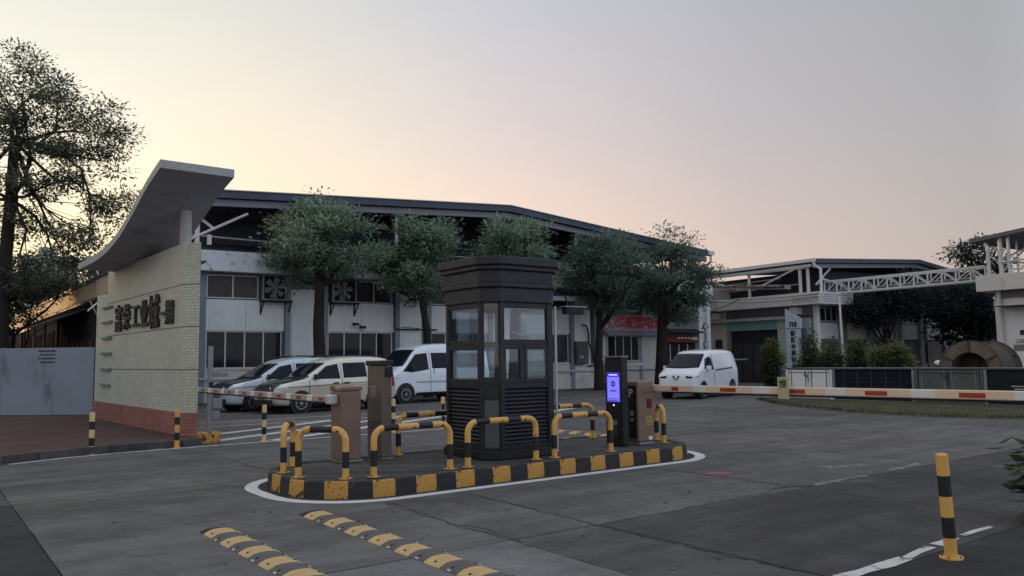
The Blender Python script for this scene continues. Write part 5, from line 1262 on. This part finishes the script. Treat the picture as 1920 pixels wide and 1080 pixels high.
patch('door_handle', [(.36,1.18),(.34,1.18),(.34,1.34),(.36,1.34)], car_black, .03); patch('sill_trim', [(1.2,.30),(-1.1,.30),(-1.1,.42),(1.2,.42)], car_black, .006); patch('rub_strip', [(1.2,.80),(-1.1,.80),(-1.1,.86),(1.2,.86)], M('van_trim_grey', (.35,.38,.42), rough=.6), .006, )
mb = MB(); mb.box(2.55,-.7,.34,2.66,.7,.62); mb.build('bumper', car_black, t, bevel=.04)
mb = MB(); mb.box(2.58,-.5,.72,2.625,.5,.92); mb.build('grille', car_black, t, bevel=.02)
# --- white cargo van facing the yard ---------------------------------------------------
st = [(2.28,.40,.66,.62,.56),(2.25,.28,.98,.76,.62),(2.12,.24,1.08,.82,.66),(1.86,.22,1.18,.84,.68),(1.66,.22,1.28,.85,.70),(1.10,.22,1.72,.85,.66),(.86,.22,1.88,.85,.66),(.45,.22,1.97,.85,.68),(-.5,.22,1.99,.85,.69),(-1.7,.22,1.98,.85,.69),(-2.1,.24,1.93,.84,.68),(-2.22,.30,1.60,.82,.68),(-2.26,.36,.7,.78,.66)]
loc, hh = place((7.62,32.2), (-.6,-.8), 1.52, .85)
t, half, patch = make_van('cargo_van', 'white panel cargo van facing the yard with dark windscreen, right of the shop sign', loc, hh, st, 1.20, None, [wp2], (1.52,-1.48), .32,
    [[(1.36,1.20),(1.02,1.60),(.66,1.70),(.52,1.60),(.50,1.16),(1.0,1.13)]], ((1.70,1.25,.73),(1.00,1.80,.62)), dict(mirror=(1.20,1.22),mirror_mat=wp2,steel=True), group='vans parked by the factory')
patch('headlamp', [(2.22,.88),(2.10,1.00),(1.86,1.05),(1.98,.90)], lamp_w, .012); patch('door_seam', [(.44,.30),(.425,.30),(.425,1.74),(.44,1.74)], SEAM, .003)
for k in range(7): patch('side_lettering', [(.26-.27*k,1.10+.012*k),(.06-.27*k,1.105+.012*k),(.06-.27*k,1.17+.012*k),(.26-.27*k,1.165+.012*k)], car_black, .004)
patch('sill_trim', [(1.15,.24),(-1.1,.24),(-1.1,.32),(1.15,.32)], car_black, .006)
mb = MB(); mb.box(2.20,-.66,.24,2.30,.66,.44); mb.build('bumper_intake', car_black, t, bevel=.03)
for s in (-1,1):
    mb = MB(); mb.box(2.26,min(s*.42,s*.72),.46,2.295,max(s*.42,s*.72),.52); mb.build('bumper_intake', car_black, t, bevel=.01)
    mb = MB(); mb.box(2.285,min(s*.34,s*.64),.30,2.312,max(s*.34,s*.64),.355); mb.build('fog_lamp', lamp_w, t, bevel=.01)
    mb = MB(); mb.prismX([(s*.70,.90),(s*.40,.93),(s*.46,.82),(s*.68,.84)], 2.10, 2.265); mb.build('headlamp', car_black, t)
    mb = MB(); mb.bar((2.27,s*.05,.80),(2.275,s*.14,.92),.035,.03); mb.bar((2.27,s*.05,.80),(2.27,s*.0,.76),.035,.03); mb.bar((2.272,s*.06,.86),(2.272,s*.10,.95),.025,.02); mb.build('emblem_wing', M('emblem_dark', (.05,.05,.06), rough=.3), t)
for s in (-.28,.2):
    mb = MB(); mb.bar((1.70,s-.3,1.265),(1.52,s+.12,1.37),.015,.012); mb.build('wiper', car_black, t)
# ------------------------------------------------------------------ trees in front of the factory
def row_tree(label, base, trunk, clumps, n, seed, mat, size=.19, tr=.24, **k):
    return make_tree('street_tree', label, base, trunk, clumps, n, size, seed, mat, group='trees along the factory front', trunk_r=tr, **k)
rgt = np.random.default_rng(21)
def layered(z0, z1, rmax, n, seed, top=.35, cx=0, cy=0, zpk=.35):
    """clumps of a tiered crown between z0 and z1: flat sprays on several levels, gaps between them"""
    r_ = np.random.default_rng(seed); out = []
    for k in range(n):
        f = (k+.5)/n; z = z0+(z1-z0)*f
        prof = (f/zpk)**.5 if f < zpk else top+(1-top)*((1-f)/(1-zpk))**.8
        R_ = rmax*prof; a = k*2.4+r_.normal()*.4; d = R_*(.35+.65*r_.random()**.5)*(.78+.30*r_.random()); q = max(.38, R_*(.24+.20*r_.random()))
        out.append((cx+d*math.cos(a), cy+d*math.sin(a), z+r_.normal()*.12-.10*(d/rmax), q, q, .11+.12*r_.random(), q*q*(.5+r_.random())))
        if k % 3 == 0:   # loose sprays that break the outline
            d2 = R_*(1.02+.22*r_.random()); out.append((cx+d2*math.cos(a+.5), cy+d2*math.sin(a+.5), z+.1*r_.normal(), .32, .32, .16, .10))
    out.append((cx,cy,(z0+z1)/2,rmax*.36,rmax*.36,(z1-z0)*.30,rmax*.22))
    return out
row_tree('broad tiered tree in front of the first two window bays', (-8.25,34.29,0), [(0,0,0),(.02,0,1.5),(-.08,.05,3.2),(-.02,0,5.0),(.02,0,5.9)],
    layered(5.5,8.65,2.6,24,1,top=.30,zpk=.28)+[(1.9,-.4,5.15,.6,.5,.2),(-1.2,.2,5.0,.7,.6,.22),(2.3,0,5.6,.6,.5,.2)], 13500, 11, leaf_a, tr=.30)
row_tree('tree with slanting trunk left of the guard booth', (-3.95,37.1,0), [(.05,0,0),(.08,0,1.6),(.0,0,3.0),(-.28,0,4.6),(-.30,0,5.4)],
    layered(4.5,8.35,2.2,21,2,cx=-.35,zpk=.5), 12500, 12, leaf_a, tr=.22)
row_tree('tree with its crown directly behind the booth roof', (0.0,39.9,0), [(0,0,0),(0,.05,2),(.05,0,4),(.1,0,5.5)],
    layered(4.8,8.75,2.5,21,3,cx=.3,zpk=.45), 12500, 13, leaf_a, tr=.22)
row_tree('dense tree left of the red shop sign with pale patches on its trunk', (4.60,42.9,0), [(0,0,0),(-.03,0,1.6),(.06,0,3.2),(.1,0,5.0)],
    layered(4.4,8.4,2.4,30,4,cx=.5,zpk=.5), 16500, 14, leaf_b, tr=.26)
row_tree('dense tree with thick dark trunk between the shop sign and the cargo van', (8.45,45.5,0), [(0,0,0),(.0,0,1.8),(.05,0,3.4),(.2,0,5.2)],
    layered(3.7,8.1,2.3,30,5,cx=.9,zpk=.55)+[(.5,0,8.7,.75,.7,.5),(1.6,.2,8.4,.7,.6,.35)], 17000, 15, leaf_b, tr=.40)

# ------------------------------------------------------------------ big tree at the left
rb_ = np.random.default_rng(31)
cl = []
main = [(-.1,0,13.7,1.5,1.4,.6),(1.1,.3,13.1,1.1,1.1,.4),(-1.9,.4,13.2,1.6,1.4,.8),(2.1,-.2,12.1,1.3,1.2,.45),(.4,.5,12.3,1.3,1.2,.5),(3.2,0,11.2,1.3,1.1,.55),(1.8,.6,10.7,1.4,1.3,.5),(-.2,-.3,11.0,1.3,1.3,.6),
        (3.9,.2,10.1,.9,.9,.45),(2.3,-.4,9.2,1.0,1.0,.22),(3.9,.4,8.5,1.0,.9,.22),(.5,.3,9.3,1.1,1.1,.35),(1.3,.2,7.8,1.0,1.0,.28),(3.1,.3,7.3,1.1,1.0,.42),(3.6,-.3,6.6,.8,.8,.3),(1.9,.1,6.1,.9,.9,.2),(.0,.2,7.4,.8,.8,.25),
        (-2.4,0,11,1.8,1.6,.9),(-3.0,.3,9,1.8,1.6,.9),(-2.8,.1,7.2,1.7,1.5,.7),(.9,0,5.2,.9,.9,.2),(2.8,.2,5.6,.8,.7,.2)]
spec = []
for (x, y, z, rx, ry, rz) in main:
    for k in range(5):
        d = (rb_.random(3)*2-1)*np.array([rx,ry,rz*1.9])*.9; q = .32+.26*rb_.random()
        spec.append((x+d[0], y+d[1], z+d[2], rx*q, ry*q, max(.28,rz*q*1.3), rx*q*q*(.4+rb_.random())))
make_tree('large_tree', 'tall spreading tree with open feathery crown at the left edge against the sunset', (-20.5,32,0), [(0,0,0),(.05,0,2.5),(-.05,0,4.6),(.1,0,6.2),(.2,0,8.4),(.25,0,10.8)], spec, 36000, .155, 41, leaf_c, trunk_r=.34, spread=.26, up_bias=.6, limbs=main, lr=.24)
# lower dark trees in front of the shed's cladding
make_tree('low_tree', 'low dark tree hanging over the shed eave behind the hoarding', (-22.4,35.6,0), [(0,0,0),(.1,0,1.6),(.2,0,3.0)],
    [(-2.6,0,4.2,1.8,1.2,.8),(-.8,.2,4.7,1.6,1.1,.8),(.9,.2,5.2,1.5,1.0,.75),(2.1,.1,5.6,1.0,.8,.55),(-3.8,0,3.7,1.5,1.2,.8),(.4,-.3,3.9,1.2,.8,.4)], 9000, .22, 42, leaf_c, trunk_r=.18, spread=.26, group='dark trees around the shed')
make_tree('low_tree', 'dark leafy tree at the left edge beneath the large spreading crown', (-24.5,36.5,0), [(0,0,0),(.1,0,1.6),(.2,0,3.4)],
    [(0,0,5.0,2.0,1.6,1.2),(1.6,.2,5.8,1.4,1.2,.8),(-1.6,.2,5.8,1.6,1.4,1.0),(.4,0,6.8,1.2,1,.6)], 7000, .24, 43, leaf_c, trunk_r=.2, group='dark trees around the shed')
make_tree('low_tree', 'dark tree rising behind the shed roof left of the swept canopy', (-21.6,45.5,0), [(0,0,0),(.1,0,2.6),(.2,0,4.6)],
    [(-2.2,0,5.9,1.9,1.2,.9),(0,.2,6.5,1.9,1.2,.9),(1.9,0,6.9,1.6,1.1,.7),(-3.8,0,5.6,1.5,1.2,.8),(3.2,0,6.2,1.2,1,.6)], 8000, .26, 47, leaf_c, trunk_r=.2, group='dark trees around the shed')
# ------------------------------------------------------------------ dark trees by the truss bridge
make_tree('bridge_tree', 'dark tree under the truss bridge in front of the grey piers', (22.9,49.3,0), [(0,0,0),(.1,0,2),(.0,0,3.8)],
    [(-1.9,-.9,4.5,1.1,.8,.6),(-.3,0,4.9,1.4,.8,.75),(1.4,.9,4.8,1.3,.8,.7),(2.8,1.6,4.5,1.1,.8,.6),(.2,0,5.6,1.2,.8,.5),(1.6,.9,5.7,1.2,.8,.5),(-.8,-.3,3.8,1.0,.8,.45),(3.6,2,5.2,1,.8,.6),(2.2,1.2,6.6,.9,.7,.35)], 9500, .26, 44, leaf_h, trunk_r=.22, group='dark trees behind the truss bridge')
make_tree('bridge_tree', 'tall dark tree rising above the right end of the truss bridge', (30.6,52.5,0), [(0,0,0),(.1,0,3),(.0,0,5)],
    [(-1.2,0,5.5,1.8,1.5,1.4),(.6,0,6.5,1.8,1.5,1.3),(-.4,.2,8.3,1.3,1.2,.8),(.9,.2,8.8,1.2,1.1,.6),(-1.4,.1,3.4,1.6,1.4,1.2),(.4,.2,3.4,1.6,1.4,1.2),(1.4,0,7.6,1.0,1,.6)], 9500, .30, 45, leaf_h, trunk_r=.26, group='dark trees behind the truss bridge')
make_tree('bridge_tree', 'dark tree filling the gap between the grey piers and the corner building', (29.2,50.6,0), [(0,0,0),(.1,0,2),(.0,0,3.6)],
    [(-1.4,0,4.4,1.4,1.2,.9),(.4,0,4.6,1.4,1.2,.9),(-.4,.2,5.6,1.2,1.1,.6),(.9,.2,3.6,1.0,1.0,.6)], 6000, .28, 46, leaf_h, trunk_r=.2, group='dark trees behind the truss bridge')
# ------------------------------------------------------------------ clipped conical bushes
def bush(label, x, y, w, h, seed, yellow=.12, mat=leaf_d):
    n = 9; cl = []
    for k in range(n):
        f = k/(n-1); r_ = w*(.72+.36*math.sin(math.pi*min(f*1.15,1)))*(1-.62*max(0,f-.35)/.65); cl.append((rgt.normal()*.05, rgt.normal()*.05, .12+h*.90*f, r_, r_, h/n*.85))
    tp = [(0,0,h*.80,w*.62,w*.62,h*.16),(w*.2,-w*.2,h*.6,w*.75,w*.7,h*.14)]
    make_tree('conical_bush', label, (x,y,0), [(0,0,0),(.01,0,h*.3),(0,0,h*.6)], cl, 3800, .15, seed, mat, group='clipped bushes in front of the entrance building', trunk_r=.05, twig=False, cat='bush', spread=.12, extra=(tp, int(900*yellow/.12), leaf_y))
bush('tall conical bush standing alone in front of the dark entrance', 14.05, 43.6, .62, 2.72, 51, .20)
bush('leafy bush overlapping the company sign pillar', 13.45, 36.4, .64, 2.72, 52, .10)
bush('rounded dark bush, second right of the sign pillar', 14.05, 35.4, .62, 2.42, 53, .08)
bush('tall dark bush right of the thin grey pole', 14.85, 34.6, .54, 2.55, 54, .10)
bush('small sparse bush before the yellowish one', 15.25, 33.5, .42, 2.05, 55, .14)
bush('yellowish bush nearest the cable reels', 15.75, 32.9, .50, 2.2, 56, .34)
# thin pole by the bushes
tp_ = MB(); tp_.cyl((0,0,0), (-.05,0,4.4), .05, 8); o = tp_.build('thin_pole', steel_w, None, smooth=40, loc=(15.3,37.2,0)); tag(o, 'thin pale pole rising between the bushes', 'pole')

# ------------------------------------------------------------------ grass verge
vp = [(9.25,31.0),(9.0,28.4),(9.16,25.85),(9.74,23.17),(11.02,21.24),(12.73,20.18),(15.5,18.9),(19,17.6),(24,24),(22,31),(17,36),(11,33)]
mb = MB(); c0 = np.mean(np.array(vp),axis=0); nv = len(vp)
mb.add([(x,y,-.01) for x,y in vp]+[(x+(c0[0]-x)*.06,y+(c0[1]-y)*.06,.10) for x,y in vp]+[(c0[0],c0[1],.14)], [(i,(i+1)%nv,nv+(i+1)%nv,nv+i) for i in range(nv)]+[(nv+i,nv+(i+1)%nv,2*nv) for i in range(nv)])
verge_m = M('verge_soil', (.060,.055,.030), rough=.95, var=.45, scale=1.6, bump=.6, bscale=20, dirt=((.045,.055,.02), .5, .2, 1.2))
struct(mb.build('verge', verge_m, smooth=60))
rg = np.random.default_rng(77); nb = 9000
front = np.array(vp[:8]); segl = np.linalg.norm(np.diff(front,axis=0),axis=1); cs = np.concatenate([[0],np.cumsum(segl)]); tt = rg.random(nb)*cs[-1]
bx = np.interp(tt, cs, front[:,0]); by = np.interp(tt, cs, front[:,1]); dv = np.stack([c0[0]-bx, c0[1]-by],1); dv /= np.linalg.norm(dv,axis=1)[:,None]; ww = .12+rg.random(nb)**1.3*2.4
px_ = bx+dv[:,0]*ww; py_ = by+dv[:,1]*ww; hz = .02+.07*rg.random(nb); an = rg.random(nb)*6.283; V = []; F = []
for i in range(nb):
    wx, wy = math.cos(an[i])*.016, math.sin(an[i])*.016; lx, ly = rg.normal()*.05, rg.normal()*.05
    V += [(px_[i]-wx,py_[i]-wy,.03),(px_[i]+wx,py_[i]+wy,.03),(px_[i]+lx,py_[i]+ly,.06+hz[i])]; F.append((3*i,3*i+1,3*i+2))
me = bpy.data.meshes.new('verge_grass'); me.from_pydata(V,[],F); me.materials.append(grass_m); gr = link('verge_grass', me); struct(gr,'stuff'); tag(gr, 'short dry grass along the verge in front of the containers', 'grass')

# ------------------------------------------------------------------ containers standing on the verge
dkb = M('dark_blue_container', (.014,.017,.030), rough=.8, var=.25, scale=1.5, spec=.1); dkg = M('dark_teal_container', (.016,.024,.028), rough=.8, var=.2, scale=1.2, spec=.1, dirt=((.035,.045,.03), .58, .1, 1.5))
wht = M('white_container_door', (.76,.77,.80), rough=.55, var=.06, scale=1.4, dirt=((.30,.30,.29), .64, .08, 2, (1,1,.4))); gry = M('grey_container_door', (.085,.10,.105), rough=.5, var=.15, scale=1.4, dirt=((.07,.075,.075), .6, .1, 2))
def container(label, b1, b0, mat_body, mat_door, doors, a_=26.05, h=1.16, dep=1.5):
    ln = b1-b0; t = thing('container', label, 'container', ab(a_,b0,.06), TH, 'low containers behind the right boom')
    mb = MB(); mb.box(.03,.02,.08,dep,ln-.02,h-.05); mb.build('body', mat_body, t)
    mb = MB(); mb.box(-.04,0,h-.048,dep+.03,ln,h); mb.build('lid', M('container_lid', (.06,.065,.09), rough=.5), t, bevel=.01)
    for y in (0.0, ln-.08):
        mb = MB(); mb.box(-.03,y,.0,.028,y+.08,h-.05); mb.build('corner_post', mat_door if doors else steel_g, t)
    mb = MB(); mb.box(-.02,.081,.0,.027,ln-.081,.08); mb.build('sill', steel_g, t)
    if doors:
        for k in range(doors):
            w = (ln-.2)/doors; y0 = .1+k*w
            mb = MB(); mb.box(-.012,y0+.01,.10,.026,y0+w-.01,h-.07); d = mb.build('door', mat_door, t, bevel=.006)
            for yy in (y0+.12, y0+w-.12):
                mb = MB(); mb.box(-.022,yy-.012,.12,-.0125,yy+.012,h-.09); mb.build('lock_bar', dark_in if mat_door is wht else steel_g, d)
        mb = MB(); mb.box(-.026,.1,h-.17,-.0225,ln-.1,h-.15); mb.build('top_rib', dark_in, t)
        yy = .1+(ln-.2)*.5; mb = MB(); mb.tube([(-.04,yy+.14,h-.16),(-.05,yy+.16,h-.26),(-.05,yy+.06,h-.30),(-.05,yy+.02,h-.20),(-.05,yy,h-.5)], .014, 6); mb.build('latch_cable', dark_in, t)
    return t
container('white-doored low container at the left end of the row', 17.82, 15.97, wht, wht, 2)
t = container('dark blue mesh-sided container between the white and grey ones', 15.95, 13.07, dkb, dkb, 0)
for k in range(5):
    mb = MB(); y = .45+k*.5; mb.box(.005,y,.1,.028,y+.03,1.08); mb.build('mesh_post', M('mesh_steel', (.035,.038,.05), rough=.7), t)
for k in range(6):
    mb = MB(); mb.box(.008,.45,.22+k*.15,.022,2.45,.23+k*.15); mb.build('mesh_wire', MATS['mesh_steel'], t)
container('grey-doored low container in front of the big cable reel', 13.05, 10.98, gry, gry, 2)
t = container('dark teal container at the right edge behind the boom', 10.96, 7.6, dkg, dkg, 0)
for (z, w) in ((.62,.34),(.54,.30)):
    mb = MB(); mb.box(.018,1.95,z-.012,.0285,1.95+w*2,z+.018); mb.build('white_scrape', plaster, t)
white_jamb = MB(); 

# ------------------------------------------------------------------ cable reels
def reel(label, loc, rz, r_, rin, ln, planks=6):
    t = thing('cable_reel', label, 'cable reel', loc, rz, 'wooden cable reels behind the containers')
    for x in (0, ln):
        for k in range(planks):
            a0 = math.pi/2+2*math.pi*k/planks+.03; a1 = a0+2*math.pi/planks-.06
            mb = MB(); mb.disc_ring((x,0,r_), (1,0,0), rin, r_*.985, .06, 7, a0, a1); mb.build('flange_board', wood_m, t)
        mb = MB(); mb.disc_ring((x-.012,0,r_), (1,0,0), r_*.975, r_, .085, 40); mb.build('rim', rust_m, t)
        mb = MB(); mb.disc_ring((x+.002,0,r_), (1,0,0), rin*.96, rin+.03, .075, 32); mb.build('inner_ring', rust_m, t)
        for k in range(planks):
            a = math.pi/2+2*math.pi*k/planks; mb = MB(); mb.bar((x-.01,rin*math.cos(a),r_+rin*math.sin(a)),(x-.01,r_*.98*math.cos(a),r_+r_*.98*math.sin(a)),.055,.055); mb.build('strap', rust_m, t)
    mb = MB(); mb.disc_ring((.06,0,r_), (1,0,0), rin*.95, rin*.975, ln-.06, 32); mb.build('drum', wood_m, t)
    mb = MB(); mb.disc_ring((.12,0,r_), (1,0,0), rin*.98, r_*.86, ln-.18, 36); mb.build('cable_winding', M('dusty_cable', (.075,.058,.048), rough=.9, var=.25, corr=(0,.09,.6)), t)
    mb = MB(); mb.cyl((.62,0,r_), (.66,0,r_), rin*.94, 32); mb.build('drum_shade_disc', rust_m, t)  # added dark disc in place of the shade inside the drum hole
    mb = MB(); mb.disc_ring((.4,0,r_), (1,0,0), .08, .16, .3, 20); mb.build('hub', rust_m, t)
    for k in range(4):
        a = k*math.pi/2+.4; mb = MB(); mb.bar((.55,.18*math.cos(a),r_+.18*math.sin(a)),(.55,rin*.82*math.cos(a),r_+rin*.82*math.sin(a)),.07,.05); mb.build('spoke', rust_m, t)
    return t
reel('big wooden cable reel with radial boards behind the grey container', (15.5,27.3,.12), FA+.12, 1.0, .60, 1.9)
reel('small wooden cable reel partly hidden left of the big one', (15.3,29.6,.12), FA-.2, .62, .22, .7, 5)
wb = MB(); wb.tube([(0,0,0),(0,0,.06),(.02,0,.14),(.03,.0,.21),(.03,0,.24)], [.08,.13,.13,.09,.03], 12); o = wb.build('white_bag', white_p, None, smooth=70, loc=(15.55,29.45,1.20)); tag(o, 'white plastic bag lying on top of the small cable reel', 'bag')

# ------------------------------------------------------------------ plant at the right edge
make_tree('leafy_shrub', 'broad-leaved shrub at the right edge beside the foreground bollard', (5.24,7.9,0), [(0,0,0),(.02,0,.25),(0,0,.5)],
    [(0,0,.55,.26,.24,.28),(-.1,.0,.80,.16,.15,.10),(.15,.1,.7,.25,.2,.2),(-.02,-.1,.3,.20,.18,.16)], 420, .20, 61, leaf_d, trunk_r=.02, cat='shrub', spread=.09, twig=False, cluster=6)

# ------------------------------------------------------------------ overhead wires
def wire(label, p, q_, sag, r_=.012, n=14, group='overhead wires'):
    p, q_ = Vector(p), Vector(q_); P = [tuple(p+(q_-p)*(k/n)-Vector((0,0,1))*sag*4*(k/n)*(1-k/n)-p) for k in range(n+1)]
    mb = MB(); mb.tube(P, r_, 5); o = mb.build('overhead_wire', letter_m, None, smooth=60, loc=tuple(p)); return tag(o, label, 'wire', group)
wire('thin overhead wire crossing behind the large tree at the left', (-34,42,6.9), (-12.6,26.5,5.0), .25, .014)
kx = lambda x, y, z: (KX+.829*x-.559*y, KY+.559*x+.829*y, z)
wire('upper sagging wire along the entrance canopy band', kx(-1.15,9,5.75), kx(-1.15,-1,5.28), .22, .016)
wire('lower sagging wire along the entrance canopy band', kx(-1.17,9,5.60), kx(-1.17,-1,5.08), .28, .016)
wire('long slanting wire hanging from the entrance canopy to the pier', kx(-1.3,4.6,5.36), kx(-1.5,9.0,4.3), .12, .025)
